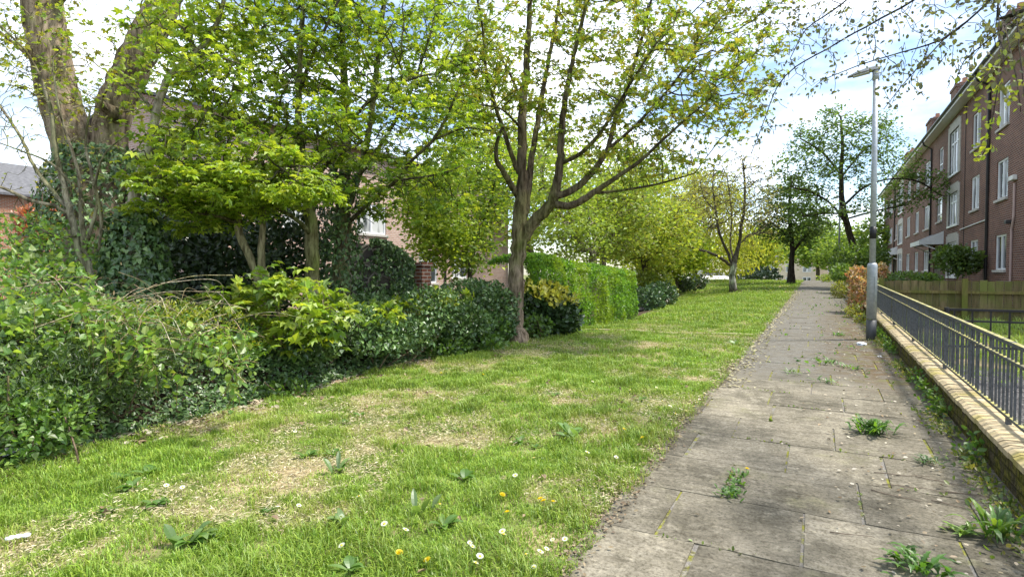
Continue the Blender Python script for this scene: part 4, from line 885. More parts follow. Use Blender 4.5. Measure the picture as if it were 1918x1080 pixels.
# bare birch in the lawn
b = gp(1372, 547); D = 27.4
S8 = [[(b[0], b[1], b[2]-.1, .24), (b[0], b[1], b[2]+.12, .19)]+L((1372, 515, D, 13), (1374, 500, D, 13), (1378, 480, D, 10), (1386, 450, D, 9), (1388, 425, D, 9), (1394, 390, D, 7), (1395, 345, D, 6), (1391, 300, D, 4)),
      L((1373, 500, D, 10), (1364, 475, D, 8), (1352, 450, D, 7), (1345, 425, D, 7), (1341, 395, D, 5), (1335, 350, D, 4), (1338, 310, D, 3)), L((1370, 498, D, 9), (1345, 480, D-.8, 8), (1320, 470, D-1.4, 7), (1292, 462, D-2, 6), (1268, 445, D-2.2, 5), (1255, 415, D-2.4, 4), (1258, 390, D-2.4, 3)),
      L((1388, 455, D, 5), (1402, 440, D+.3, 5), (1422, 434, D+.5, 4), (1440, 415, D+.7, 3)), L((1345, 425, D, 4), (1325, 425, D-.6, 4), (1300, 410, D-1, 3), (1290, 380, D-1.2, 2.5)), L((1374, 485, D, 6), (1368, 455, D+.8, 5), (1370, 400, D+1.2, 4), (1362, 330, D+1.4, 3)), L((1341, 395, D, 4), (1318, 370, D-.3, 3), (1312, 340, D-.4, 2))]
S8 = [[(*q_[:3], q_[3]*(.72 if (i_ > 0 or j_ > 4) else 1)) for j_, q_ in enumerate(l_)] for i_, l_ in enumerate(S8)]
att = ell([(1375, 365, D, 80, 80, 2.6), (1310, 390, D-.8, 60, 60, 1.6), (1410, 400, D, 50, 60, 1.5), (1265, 410, D-2, 30, 30, .8)], 2600)
def birchcol(V, c):
    z = V[:, 2:3]; w = ((z < b[2]+1.25) & (z > b[2]+.3)); return np.where(w, np.array([.62, .60, .56])*(.35+.65*(fbm(V[:, 0]*3, V[:, 2]*9, 4) > .42))[:, None], c)
tree('birch_tree', 'nearly bare birch with white banded trunk standing alone in the lawn', 'tree', S8, [t_ for t_ in att], .25, 3, .30, 4200, .10, [(.30, .27, .13), (.36, .34, .14), (.26, .26, .08)], (.11, .095, .075), (.13, .11, .085), tmpl=(T_DIA, Q_DIA), thr=.02, spread=.15, ljit=.12, r0=.010, jit=.5, colf=birchcol, leafm='far', trop=(0, 0, .05), lstep=.25)

def blob_tree(name, label, px, py, d, wpx, limbs, blobs, nA, nL, ls, cols, step=.4, bcol=DK, tmpl=(T_DIA, Q_DIA), thr=.05, spread=.35, group=None, flat=.4, droop=0, trop=(0, 0, .05), r0=.014, bark='bark', leafm='far', kill=None):
    b = gp(px, py) if d is None else at(px, py, d)
    if d is None: d = float(b[0]*-SA+b[1]*CA)
    else: b[2] = float(gz(b[0], b[1]))
    l0 = [(b[0], b[1], b[2]-.15, wpx*d/FPX*.62)]+L(*[(x, y, d+dd, w) for x, y, dd, w in limbs[0]])
    ls_ = [l0]+[L(*[(x, y, d+dd, w) for x, y, dd, w in l]) for l in limbs[1:]]
    att = ell([(x, y, d+dd, rx, ry, rd) for x, y, dd, rx, ry, rd in blobs], nA)
    return tree(name, label, 'tree', ls_, att, step, 5, kill or step*1.3, nL, ls, cols, bcol, None, tmpl=tmpl, thr=thr, spread=spread, r0=r0, leafm=leafm, group=group, flat=flat, droop=droop, trop=trop, ljit=.06, k=6, bark=bark)
# dark tree in the lawn near the crest
blob_tree('dark_tree', 'small dark green tree with dark trunk on the lawn just left of the path', 1481, 531, None, 16, [[(1482, 500, 0, 13), (1484, 470, 0, 11), (1481, 430, 0, 9), (1478, 390, 0, 6), (1482, 340, 0, 4)], [(1483, 475, 0, 6), (1510, 440, -.5, 5), (1535, 415, -.8, 4)], [(1482, 450, 0, 6), (1455, 425, -.5, 5), (1435, 410, -.8, 3)]],
    [(1475, 430, 0, 55, 35, 2.2), (1482, 375, 0, 50, 45, 2.0), (1455, 415, -.5, 45, 40, 1.6), (1520, 415, -.3, 45, 30, 1.5)], 700, 6000, .19, DARK+[(.12, .20, .06), (.15, .22, .06)], bcol=(.05, .042, .035), flat=.6)
# tall spreading tree behind the railing
blob_tree('spreading_tree', 'tall feathery green tree leaning over the path in front of the far flats', 1612, 522, 30, 22, [[(1610, 505, 0, 18), (1600, 470, 0, 15), (1588, 425, 0, 14), (1577, 375, 0, 12), (1576, 320, 0, 9), (1578, 270, 0, 7), (1575, 220, 0, 4)], [(1588, 425, 0, 6), (1560, 385, -.8, 4.5), (1520, 360, -1.4, 5), (1480, 350, -1.8, 3)], [(1580, 385, 0, 6), (1620, 350, -.3, 4.5), (1670, 335, -.8, 3.5), (1720, 340, -1.2, 4), (1760, 365, -1.4, 3)],
    [(1577, 330, 0, 4.5), (1540, 285, 0, 5), (1500, 260, .3, 3)], [(1577, 330, 0, 4.5), (1620, 280, .5, 3.5), (1665, 255, .6, 3)], [(1585, 410, 0, 4.5), (1640, 395, -.8, 3.5), (1690, 385, -1.4, 4)], [(1584, 400, 0, 4.5), (1545, 400, -1.2, 3.5), (1505, 405, -1.8, 3)]],
    [(1578, 255, 0, 100, 55, 2.6), (1510, 320, -.6, 65, 55, 2.2), (1640, 310, 0, 85, 50, 2.2), (1725, 350, -1.2, 65, 38, 1.6), (1520, 390, -1.2, 60, 40, 1.6), (1650, 385, -1, 60, 25, 1.4)], 1150, 9800, .165, [(.10, .17, .05), (.14, .23, .06), (.18, .27, .06), (.08, .14, .045)], step=.32, bcol=(.075, .06, .045), thr=.03, spread=.24, r0=.010, flat=.7, trop=(0, 0, .02))
# willow and lime trees beyond the hedge
blob_tree('willow_tree', 'yellow green weeping willow behind the bare birch', 1300, 520, 42, 14, [[(1300, 490, 0, 12), (1302, 440, 0, 10), (1300, 380, 0, 7), (1300, 320, 0, 4)]], [(1295, 400, 0, 90, 95, 5), (1345, 440, -1, 55, 70, 3.5), (1380, 470, 0, 40, 50, 2.5), (1250, 440, 0, 60, 60, 3)], 700, 15000, .26, WILL, step=.6, bcol=(.2, .17, .1), thr=.06, spread=.5, droop=1.6, flat=.1, tmpl=(T_LANCE*np.array([1.5, 1, 1]), Q_DIA))
wood_trees = [('lime green broad tree behind the clipped hedge, nearest to the maple trunk', 1110, 490, 20, 15, [(1060, 420, 0, 90, 90, 3), (1020, 330, 0, 80, 90, 2.5)], FARL),
 ('pale stemmed tree rising behind the middle of the clipped hedge', 1130, 500, 22, 12, [(1150, 400, 0, 90, 90, 3), (1180, 340, 1, 70, 70, 2.5)], FARL+[(.35, .36, .10)]),
 ('lime tree behind the right end of the clipped hedge', 1204, 545, 25, 14, [(1215, 450, 0, 90, 65, 3), (1190, 390, 0, 80, 60, 2.6), (1250, 420, 0, 50, 60, 2)], WILL+FARL),
 ('bright low tree with paired dark trunks right of the hedge end', 1265, 545, 30, 12, [(1265, 475, 0, 60, 45, 2.4), (1235, 490, -1, 40, 35, 1.6)], LIME),
 ('green tree showing between the sycamores and the maple trunk', 880, 520, 15, 9, [(870, 440, 0, 75, 90, 2), (920, 350, .5, 60, 110, 2), (860, 330, 0, 70, 80, 2)], LIME+MIDG),
 ('slender pale stemmed tree in front of the house windows', 797, 535, 13.5, 9, [(800, 380, 0, 45, 70, 1.2), (830, 440, 0, 45, 40, 1)], FARL+LIME),
 ('tall pale green tree filling the gap above the hedge', 1000, 520, 33, 18, [(960, 320, 0, 120, 150, 5), (1090, 330, 0, 110, 100, 4), (880, 180, 0, 90, 180, 4)], WILL+FARL)]
for k, (lab, px, py, d, w, bl_, cols_) in enumerate(wood_trees):
    tx, ty = bl_[0][0], bl_[0][1]
    blob_tree('broadleaf_tree', lab, px, py, d, w, [[(px, py-20, 0, w), ((px*2+tx)/3, (py*2+ty)/3, 0, w*.8), ((px+tx)/2, (py+ty)/2-10, 0, w*.6), (tx, ty-20, 0, w*.35)], [((px*2+tx)/3, (py*2+ty)/3, 0, w*.6), (bl_[1][0], bl_[1][1]+20, .3, w*.4), (bl_[1][0], bl_[1][1]-30, .3, w*.25)]], bl_, 500, int(6500+1500*(d > 14)+6500*(d > 30)), .0048*d+.045, cols_, step=max(.22, d*.014), bcol=(.30, .26, .19) if k in (0, 1, 5) else (.10, .085, .06), thr=.05, spread=.012*d+.1, r0=.0004*d+.003, group='trees behind the hedge and stone wall')
far = [('far green tree behind the path end', 1532, 522, 62, 8, [(1530, 455, 0, 45, 50, 3)], FARL+MIDG), ('far pale tree left of the distant houses', 1405, 525, 70, 8, [(1415, 470, 0, 50, 45, 4)], WILL+FARL),
       ('far yellow green tree above the distant cream houses', 1455, 525, 110, 6, [(1460, 465, 0, 70, 30, 6)], FARL), ('far tree behind the lamp at the path end', 1590, 520, 55, 9, [(1590, 470, 0, 50, 45, 4), (1640, 450, 0, 40, 50, 3)], MIDG+FARL),
       ('large far tree beyond the lawn, left of the willow', 1200, 520, 60, 12, [(1190, 440, 0, 110, 80, 7), (1280, 470, 0, 70, 50, 5)], FARL+LIME)]
for lab, px, py, d, w, bl_, cols_ in far:
    tx, ty = bl_[0][0], bl_[0][1]
    blob_tree('distant_tree', lab, px, py, d, w, [[(px, py-15, 0, w), ((px+tx)/2, (py+ty)/2, 0, w*.7), (tx, ty, 0, w*.4)]], bl_, 260, 4200, .0065*d, cols_, step=.02*d, thr=.2, spread=.016*d, r0=.0006*d, bcol=(.14, .12, .09), group='far trees beyond the crest')
# dark evergreen behind
blob_tree('holly_tree', 'dark glossy evergreen behind the pale leaning limb', 395, 560, 11.5, 22, [[(395, 500, 0, 20), (390, 420, 0, 14), (392, 330, 0, 8), (390, 270, 0, 5)]], [(390, 330, 0, 75, 95, 1.3), (420, 440, 0, 110, 90, 1.4), (330, 430, 0, 60, 80, 1.2)], 500, 8500, .10, [(.025, .05, .016), (.04, .075, .02), (.02, .04, .015)], step=.2, thr=.02, spread=.16, tmpl=(T_OVAL, Q_OVAL), leafm='ivy')

# overhanging birch at the upper right: trunk stands in the front garden just outside the picture
bx, by = 3.3, 1.2; bz = float(gz(bx, by))
def Lw(*p): return [(*p_[:3], p_[3]) for p_ in p]
T0 = Lw((bx, by, bz-.1, .16), (bx, by, 1.2, .13), (bx-.05, by+.1, 3.0, .11), (bx-.15, by+.3, 5.0, .08), (bx-.2, by+.5, 6.5, .05))
S9 = [T0, [T0[2]]+L((2050, 60, 3.6, 40), (1935, 14, 4.0, 17), (1905, 28, 4.1, 14), (1868, 36, 4.2, 9)), [T0[3]]+L((1980, -120, 4.4, 16), (1860, -5, 4.6, 6), (1790, 58, 4.8, 5), (1740, 84, 4.9, 4), (1690, 98, 5.0, 3), (1610, 122, 5.2, 2.4), (1540, 150, 5.4, 1.8)),
      [T0[3]]+L((1900, -160, 4.6, 14), (1740, -20, 5.0, 6), (1650, 35, 5.3, 4.5), (1600, 62, 5.4, 4), (1550, 92, 5.5, 3.4), (1490, 125, 5.6, 3), (1455, 165, 5.7, 2.4), (1428, 235, 5.8, 2), (1406, 290, 5.9, 1.5)),
      L((1800, 48, 4.8, 4), (1770, 72, 4.7, 3.4), (1725, 120, 4.7, 2.8), (1690, 160, 4.7, 2.2), (1655, 205, 4.7, 1.6)), L((1905, 28, 4.1, 5), (1880, 50, 4.0, 4), (1840, 85, 4.0, 3.2), (1805, 115, 4.0, 2.6), (1788, 160, 4.0, 2)),
      [T0[3]]+L((1800, -120, 4.6, 9), (1640, -40, 5.2, 5), (1560, 20, 5.5, 3.5), (1510, 55, 5.7, 2.5), (1480, 110, 5.8, 1.8)), L((1870, -8, 4.2, 3), (1872, 60, 3.6, 3), (1880, 110, 3.3, 2.6), (1868, 165, 3.2, 2)), L((1905, 28, 4.1, 3.5), (1908, 80, 3.5, 3), (1914, 130, 3.2, 2.6), (1918, 180, 3.1, 2))]
att = ell([(1640, 30, 5.1, 160, 70, .8), (1760, 60, 4.7, 130, 90, .7), (1530, 110, 5.5, 80, 80, .6), (1450, 200, 5.7, 50, 80, .4), (1860, 60, 4.1, 70, 80, .5), (1600, -50, 5.2, 220, 60, 1), (1690, 140, 4.8, 60, 60, .4)], 620)
sk = tree('overhanging_birch', 'thin drooping birch branches with catkins hanging over the top right corner', 'tree', S9, att, .085, .9, .13, 1500, .042, [(.10, .12, .05), (.15, .15, .06), (.09, .10, .05), (.20, .21, .06)], (.13, .11, .09), (.06, .05, .042), tmpl=(T_OVAL, Q_OVAL), thr=.0065, spread=.045, r0=.0022, jit=.35, trop=(-.15, .1, -.28), ljit=.2, flat=.2, droop=.8, k=6, lstep=.1)
sp = sk.location
mb = MB(); pts = []
cr = [o for o in sk.children if o.name.startswith('crown')][0]
co_ = np.zeros(len(cr.data.vertices)*3); cr.data.vertices.foreach_get('co', co_); co_ = co_.reshape(-1, 6, 3)[:, 0]+np.array(sp)
for i in R.choice(len(co_), 260, False):
    p = co_[i]; l = .03+.03*R.random(); mb.tube([p, p+np.array([.005*R.standard_normal(), .005*R.standard_normal(), -l*.5]), p+np.array([.008*R.standard_normal(), 0, -l])], [.0022, .0036, .0015], 4, col=(.17, .13, .08), cap=False)
ck = mb.build('catkins', M['dry'], sk); ck['kind'] = 'stuff'
# the fresh lime spray at the right edge hangs from the same tree
n = 150; tpts = np.array([at(1800+120*R.random(), 70+240*R.random(), 3.3+.5*R.random()) for _ in range(26)]); idx = R.integers(0, 26, n)
path_ = np.array([at(x, y, d) for x, y, d in ((1880, 40, 3.9), (1872, 110, 3.4), (1840, 150, 3.3), (1815, 175, 3.3), (1868, 170, 3.3), (1860, 215, 3.3), (1850, 270, 3.3), (1838, 295, 3.3), (1905, 150, 3.2), (1912, 210, 3.2))])
mb = MB(); mb.tube(path_[[0, 1, 2, 3]], [.006, .005, .003, .002], 5, col=DK); mb.tube(path_[[1, 4, 5, 6, 7]], [.005, .004, .0035, .003, .002], 5, col=DK); mb.tube(path_[[0, 8, 9]], [.005, .004, .002], 5, col=DK); mb.build('twigs', M['twig'], sk, True)
seg = [(1, 2), (2, 3), (2, 3), (4, 5), (5, 6), (6, 7), (6, 7), (8, 9), (1, 4)]
si = R.integers(0, len(seg), n); tt = R.random((n, 1)); a_ = path_[[seg[i][0] for i in si]]; b_ = path_[[seg[i][1] for i in si]]
pos = a_*(1-tt)+b_*tt+.04*R.standard_normal((n, 3))
mb = MB(); leaves(mb, pos, R.standard_normal((n, 3))+np.array([0, 0, -.6]), R.standard_normal((n, 3))*.6+np.array([0, 0, .8]), .022+.022*R.random(n), T_OVAL, Q_OVAL, pal([(.34, .42, .03), (.26, .36, .03), (.40, .42, .05)], n)); mb.build('leaves', M['leaf'], sk)

# ================================================================== BUSHES AND CLIMBERS
def bushpts(blobs, n, inner=.35):
    tot = sum(b[3]*b[4]*b[5] for b in blobs)**1; w = np.array([(b[3]*b[4]*b[5])**.67 for b in blobs]); w /= w.sum(); P = []; O = []
    for b, f in zip(blobs, w):
        k = int(n*f); u = norm(R.standard_normal((k, 3))); r = np.where(R.random(k) < inner, .35+.5*R.random(k), .85+.2*R.random(k))
        az = np.arctan2(u[:, 1], u[:, 0]); r = r*(.7+.56*fbm(az*1.6+b[0]*3, u[:, 2]*2.6+b[1], 17, 3))
        P.append(np.array(b[:3])+u*r[:, None]*np.array(b[3:6])); O.append(norm(u/np.array(b[3:6])))
    P = np.vstack(P); O = np.vstack(O); m = P[:, 2] > gz(P[:, 0], P[:, 1])+.01; return P[m], O[m]
def bush(name, label, blobs, n, size, cols, tmpl=(T_OVAL, Q_OVAL), mat='leaf', up=.4, inner=.35, stems=10, scol=(.16, .12, .08), cat='shrub', group=None, topcol=None, topz=None, var=.2, alongup=.3, nz_=.5):
    P, O = bushpts(blobs, n, inner); c = np.array(blobs[0][:2]); root = thing(name, label, cat, (c[0], c[1], float(gz(c[0], c[1]))), group)
    n = len(P); col = pal(cols, n, var); cl_ = fbm(P[:, 0]*3.1+P[:, 2]*2, P[:, 1]*3.1-P[:, 2]*2.3, 91)[:, None]; col = col*(.62+.76*cl_)
    if topcol is not None: m = topz(P, O); col[m] = pal(topcol, int(m.sum()), var)
    mb = MB(); leaves(mb, P, norm(O*.6+R.standard_normal((n, 3))*.7+np.array([0, 0, alongup])), O*.7+np.array([0, 0, up])+R.standard_normal((n, 3))*nz_, size*(.6+.7*R.random(n)), tmpl[0], tmpl[1], col); mb.build('foliage', M[mat], root)
    if stems:
        mb = MB()
        for k in range(stems):
            b = blobs[R.integers(len(blobs))]; g = np.array([b[0]+.3*b[3]*R.standard_normal(), b[1]+.3*b[4]*R.standard_normal(), 0]); g[2] = float(gz(g[0], g[1]))-.05
            e = P[R.integers(n)]; mdl = (g+e)/2+np.array([.1, .1, .12])*R.standard_normal(3); mb.tube(catmull([(*g, .012), (*mdl, .009), (*e, .004)], .12)[:, :3], .008, 5, col=scol)
        mb.build('stems', M['twig'], root)
    return root
def wb(px, py, d, rx, ry, rd):
    """an ellipsoid seen at (px, py) at distance d; rx, ry in px, rd metres -> world centre and axis radii"""
    c = at(px, py, d); k = d/FPX; return (c[0], c[1], c[2], (rx*k+rd)/2 if False else rx*k*CA+rd*SA*.6, rx*k*SA*.6+rd*CA, ry*k)
BRA = [(.14, .28, .045), (.20, .35, .06), (.11, .22, .04), (.28, .40, .09)]
bb = bush('bramble_bush', 'pale green bramble thicket at the left edge with dry canes', [wb(20, 575, 5.3, 150, 105, .6), wb(160, 615, 5.6, 130, 70, .5), wb(-40, 690, 4.6, 120, 120, .5), wb(60, 470, 7, 110, 60, .6)], 5600, .058, BRA+[(.30, .40, .07)], (T_IVY, Q_IVY), stems=0, up=.8, inner=.4)
mb = MB()
for k in range(120):
    x0 = 20+430*R.random(); d = 4.9+1.5*R.random(); a_ = at(x0, 500+.16*x0+110*R.random(), d); az = R.random()*2*PI; l = .3+.6*R.random()
    e = a_+np.array([math.cos(az)*l, math.sin(az)*l, .15*R.standard_normal()]); mdl = (a_+e)/2+np.array([.05*R.standard_normal(), .05*R.standard_normal(), .22*R.random()])
    P = catmull([(*a_, .005), (*mdl, .004), (*e, .003)], .07); mb.tube(P[:, :3], .0017+.0015*R.random(), 5, col=pal([(.42, .34, .22), (.34, .24, .14), (.5, .44, .33)], 1)[0])
mb.build('dry_canes', M['twig'], bb, True)
mb = MB(); lb = MB()
for k in range(70):
    x0 = -20+470*R.random(); a_ = at(x0, 610+.10*x0+130*R.random(), 4.7+1.2*R.random()); az = -1.2+1.6*R.random(); l = .25+.35*R.random()
    e = a_+np.array([math.cos(az)*l*.6, math.sin(az)*l*.6, .15+.25*R.random()]); P = catmull([(*a_, .004), (*((a_+e)/2+np.array([0, 0, .15])), .004), (*e, .003)], .05)
    mb.tube(P[:, :3], .0032, 5, col=(.30, .24, .12)); i_ = R.integers(1, len(P), 16); n_ = 16
    leaves(lb, P[i_, :3]+.03*R.standard_normal((n_, 3)), R.standard_normal((n_, 3))+np.array([.4, -.3, 0]), R.standard_normal((n_, 3))*.45+np.array([0, 0, 1]), .075*(.6+.7*R.random(n_)), T_OVAL, Q_OVAL, pal(BRA+[(.34, .42, .08), (.30, .42, .06)], n_))
mb.build('green_canes', M['twig'], bb, True)['kind'] = 'stuff'; lb.build('cane_leaves', M['leaf'], bb)
bush('narrow_leaf_shrub', 'dark shrub with narrow willow like leaves below the brambles at left', [wb(60, 735, 4.7, 140, 85, .5), wb(190, 700, 5.1, 90, 70, .45), wb(260, 660, 5.5, 70, 50, .4)], 7600, .06, [(.06, .11, .025), (.09, .16, .035), (.13, .20, .04)], (T_LANCE, Q_DIA), up=.2, inner=.5, stems=14, nz_=.7)
bush('yellow_tipped_shrub', 'shrub with yellow green shoot tips on top of the ivy bank', [wb(385, 625, 6.3, 80, 48, .42), wb(300, 600, 6.4, 65, 36, .45), wb(440, 655, 6.4, 38, 30, .32)], 5200, .05, [(.11, .22, .03), (.16, .28, .04)], (T_LANCE*np.array([1.4, 1, 1]), Q_DIA), up=.3, topcol=[(.38, .40, .04), (.30, .36, .04)], topz=lambda P, O: (O[:, 2] > .35) & (R.random(len(P)) < .7))
bush('bramble_bush', 'small bramble clump at the lower left corner of the ivy bank by the lawn', [wb(20, 800, 4.35, 90, 70, .3), wb(90, 790, 4.4, 60, 60, .25)], 1700, .048, BRA, (T_IVY, Q_IVY), up=.9, stems=8)
bush('laurel_bush', 'tall dark laurel mass in the shade behind the sycamore stems', [wb(350, 480, 9.6, 110, 110, .7), wb(470, 510, 9.8, 110, 100, .7), wb(560, 470, 10.4, 80, 90, .6), wb(400, 580, 9.0, 130, 60, .6)], 9500, .10, [(.022, .045, .014), (.035, .065, .018), (.05, .085, .022)], mat='ivy', inner=.45)
IVY = [(.06, .12, .035), (.085, .16, .045), (.12, .21, .055), (.045, .095, .03), (.17, .25, .075)]
# ivy ground cover on the bank
n = 64000; Y = 1.2+10.0*R.random(n); X = lawn_left(Y)-.06-3.6*R.random(n)**1.25+.22*(fbm(Y*2.2, Y*0, 3)-.5)
hump = .5*np.clip(fbm(X*1.3, Y*1.3, 71)-.42, 0, 1)+.14*fbm(X*4, Y*4, 72)
z0 = gz(X, Y); Z_ = z0+.01+(hump+.07*R.random(n))*sstep(0, .5, lawn_left(Y)-X)
e = .06; hx = (gz(X+e, Y)-gz(X-e, Y))/(2*e); nr = norm(np.stack([-hx+.5, -.1+0*hx, 1+0*hx], 1)+R.standard_normal((n, 3))*.45)
mb = MB(); leaves(mb, np.stack([X, Y, Z_], 1), np.stack([.7+.4*R.standard_normal(n), .6*R.standard_normal(n), -.35+.5*R.standard_normal(n)], 1), nr, .048*(.55+.75*R.random(n)), T_IVY, Q_IVY, pal(IVY, n)*(.6+.8*fbm(X*2.5, Y*2.5, 44)[:, None]))
tag(mb.build('ivy', M['ivy']), 'dark ivy carpet over the bank along the lawn', 'ivy', kind='stuff')
bush('ivy_mound', 'rounded ivy mound below the brick pier', [wb(800, 585, 9.2, 55, 48, .5), wb(745, 625, 8.4, 60, 32, .5), wb(865, 605, 9.6, 50, 38, .45), wb(700, 640, 7.9, 50, 25, .4)], 7500, .062, IVY, (T_IVY, Q_IVY), mat='ivy', up=.3, inner=.3)
bush('ivy_mound', 'ivy mound with paler leaf tips in front of the ivy covered sycamore trunk', [wb(640, 612, 8.0, 70, 45, .5), wb(560, 655, 7.3, 70, 28, .4), wb(690, 590, 8.6, 45, 40, .4)], 6500, .062, IVY+[(.14, .22, .05)], (T_IVY, Q_IVY), mat='ivy', up=.3, inner=.3)
bush('ivy_mound', 'dark ivy hump against the left side of the maple trunk', [wb(915, 580, 10.6, 45, 48, .45), wb(880, 560, 11.3, 60, 36, .5), wb(940, 615, 10.4, 22, 24, .25)], 5200, .065, IVY, (T_IVY, Q_IVY), mat='ivy', up=.3, inner=.3)
for lab_, bl_ in (('bright sycamore seedlings sprouting from the ivy below the stone wall', [wb(700, 590, 8.2, 60, 22, .3), wb(610, 570, 7.6, 50, 20, .3)]), ('pale bramble sprigs growing through the ivy left of the maple', [wb(830, 560, 9.6, 50, 20, .3), wb(760, 575, 9.0, 40, 18, .3)])):
    bush('sapling_sprays', lab_, bl_, 260, .10, LIME, (T_PALM, Q_PALM), up=1.0, inner=.3, stems=9, cat='sapling', nz_=.35)
def climber(label, surf, n, s, cols=IVY):
    P, O = surf(n); root_ = P[np.argmin(P[:, 2])]; t = thing('climbing_ivy', label, 'ivy', root_, 'ivy climbing trunks and walls')
    mb = MB(); leaves(mb, P, np.array([0, 0, -1.0])+R.standard_normal((n, 3))*.5, O+R.standard_normal((n, 3))*.35, s*(.6+.7*R.random(n)), T_IVY, Q_IVY, pal(cols, n)); mb.build('foliage', M['ivy'], t)
    mb = MB()
    for k in range(4): a_ = P[R.integers(n)]; mb.tube([root_, (root_+a_)/2+.05*R.standard_normal(3), a_], .007, 5, col=(.14, .1, .07))
    mb.build('stems', M['twig'], t)
def trunk_surf(pts):
    A = np.array([(*at(x, y, d), w*d/FPX/2) for x, y, d, w in pts])
    def f(n):
        t = R.random(n)**1.15*(len(A)-1); i = t.astype(int); q_ = (t-i)[:, None]; B = A[i]*(1-q_)+A[np.minimum(i+1, len(A)-1)]*q_
        az = R.random(n)*2*PI; O = np.stack([np.cos(az), np.sin(az), .1+0*az], 1); r = B[:, 3]*(1+.35*fbm(az*1.5, B[:, 2]*3, 9))+.12*R.random(n)**2
        return B[:, :3]+O*r[:, None], O
    return f
climber('ivy sleeve climbing the massive twin trunk at left', trunk_surf([(205, 600, 10.1, 230), (205, 540, 10.1, 215), (205, 470, 10.1, 190), (200, 400, 10.1, 165), (190, 330, 10.1, 130), (190, 285, 10.1, 90)]), 7200, .085)
climber('ivy sleeve around the base of the pale leaning sycamore limb', trunk_surf([(262, 580, 7.3, 90), (256, 500, 7.3, 76), (250, 430, 7.3, 50), (252, 400, 7.3, 30)]), 2600, .075)
climber('ivy sleeve climbing the sycamore trunk left of the stone wall', trunk_surf([(640, 640, 9.6, 78), (640, 560, 9.6, 64), (640, 480, 9.6, 56), (643, 400, 9.6, 44), (645, 320, 9.6, 32)]), 3000, .065)
climber('thin young ivy on the lower trunk of the maple', trunk_surf([(967, 640, 10.85, 46), (965, 590, 10.85, 36), (965, 545, 10.85, 33)]), 110, .05, IVY+[(.14, .2, .06)])
A_, B_ = at(640, 520, 11.3), at(776, 520, 11.9)
def wall_surf(n):
    t = .38+.64*R.random(n)**.75; z = 2.1*R.random(n); top = np.interp(t, np.linspace(0, 1, 7), [2.02, 2.12, 2.05, 2.08, 2.0, 1.85, 1.62]); z = np.where(R.random(n) < .25, top+.02+.1*R.random(n), np.minimum(z, top))
    P = A_+(B_-A_)*t[:, None]; P[:, 2] = z; keep = (fbm(t*7, z*2.2, 40) > .56-.42*(t-.3)) | (z > top)
    o = np.array([SA, -CA, 0]); P = P-0+o*(.03+.12*R.random(n)[:, None]); P[~keep] = P[keep][R.integers(keep.sum(), size=(~keep).sum())]+.04*R.standard_normal(((~keep).sum(), 3))
    return P, np.broadcast_to(o+np.array([0, 0, .3]), (n, 3))
climber('ivy curtain hanging over the right part of the rubble stone wall', wall_surf, 2600, .07)
# clipped hedge
def hedge():
    A = np.array([(-5.75, 10.4), (-5.55, 12.2), (-5.05, 15.5)]); n = 46000; P = []; O = []
    hw = .55
    t = R.random(n)*2; i = t.astype(int).clip(0, 1); q_ = (t-i)[:, None]; c = A[i]*(1-q_)+A[i+1]*q_; dr = norm(A[i+1]-A[i]); nr = np.stack([dr[:, 1], -dr[:, 0]], 1)
    zt = np.interp(t, [0, .5, 1, 2], [1.82, 1.86, 1.74, 1.52]); zb = gz(c[:, 0], c[:, 1]); s = R.random(n); z = zb+.04+(zt-zb)*R.random(n)
    bump = (fbm(t*7, z*1.6, 31)-.5)*.28
    side = s < .58; end = s > .93
    off = np.where(side, hw+bump, (2*R.random(n)-1)*hw); zz = np.where(side | end, z, zt+bump*.6-.12*(np.abs(off)/hw)**3)
    off = np.where(side, off*(1-.25*sstep(.75, 1, (zz-zb)/(zt-zb))), off)
    c2 = np.where(end[:, None], A[2]+dr*(.12*R.random((n, 1))+bump[:, None]), c); zz = np.where(end, zb+.04+(1.50-zb)*R.random(n), zz)
    P = np.stack([c2[:, 0]+nr[:, 0]*off, c2[:, 1]+nr[:, 1]*off, zz-.07*R.random(n)**2], 1)
    O = np.where(end[:, None], np.c_[dr, 0*zz], np.where(side[:, None], np.c_[nr, .15+0*zz], np.array([0, 0, 1.0])))
    root = thing('hedge', 'clipped bright green hedge with rounded end beside the maple', 'hedge', (-5.4, 13, .2))
    cn = fbm(t*5, zz*1.1, 77)[:, None]; col = pal([(.17, .35, .035), (.24, .42, .045), (.13, .28, .03)], n, .2); y_ = np.clip((cn-.52)*4, 0, .55); col = col*(1-y_)+np.array([.34, .43, .04])*y_
    mb = MB(); leaves(mb, P, O*.5+R.standard_normal((n, 3))*.7+np.array([0, 0, .4]), O+R.standard_normal((n, 3))*.6, .052*(.6+.7*R.random(n)), T_OVAL, Q_OVAL, col); mb.build('foliage', M['leaf'], root)
    mb = MB()
    for k in range(14):
        f = k/13*1.98; i_ = int(f); p = A[i_]+(A[i_+1]-A[i_])*(f-i_); z = float(gz(p[0], p[1])); mb.tube([(p[0], p[1], z-.05), (p[0]+.08*R.standard_normal(), p[1]+.08*R.standard_normal(), z+.7), (p[0]+.15*R.standard_normal(), p[1]+.1*R.standard_normal(), 1.4)], [.02, .015, .008], 6, col=(.12, .1, .07))
    mb.build('stems', M['twig'], root)
hedge()
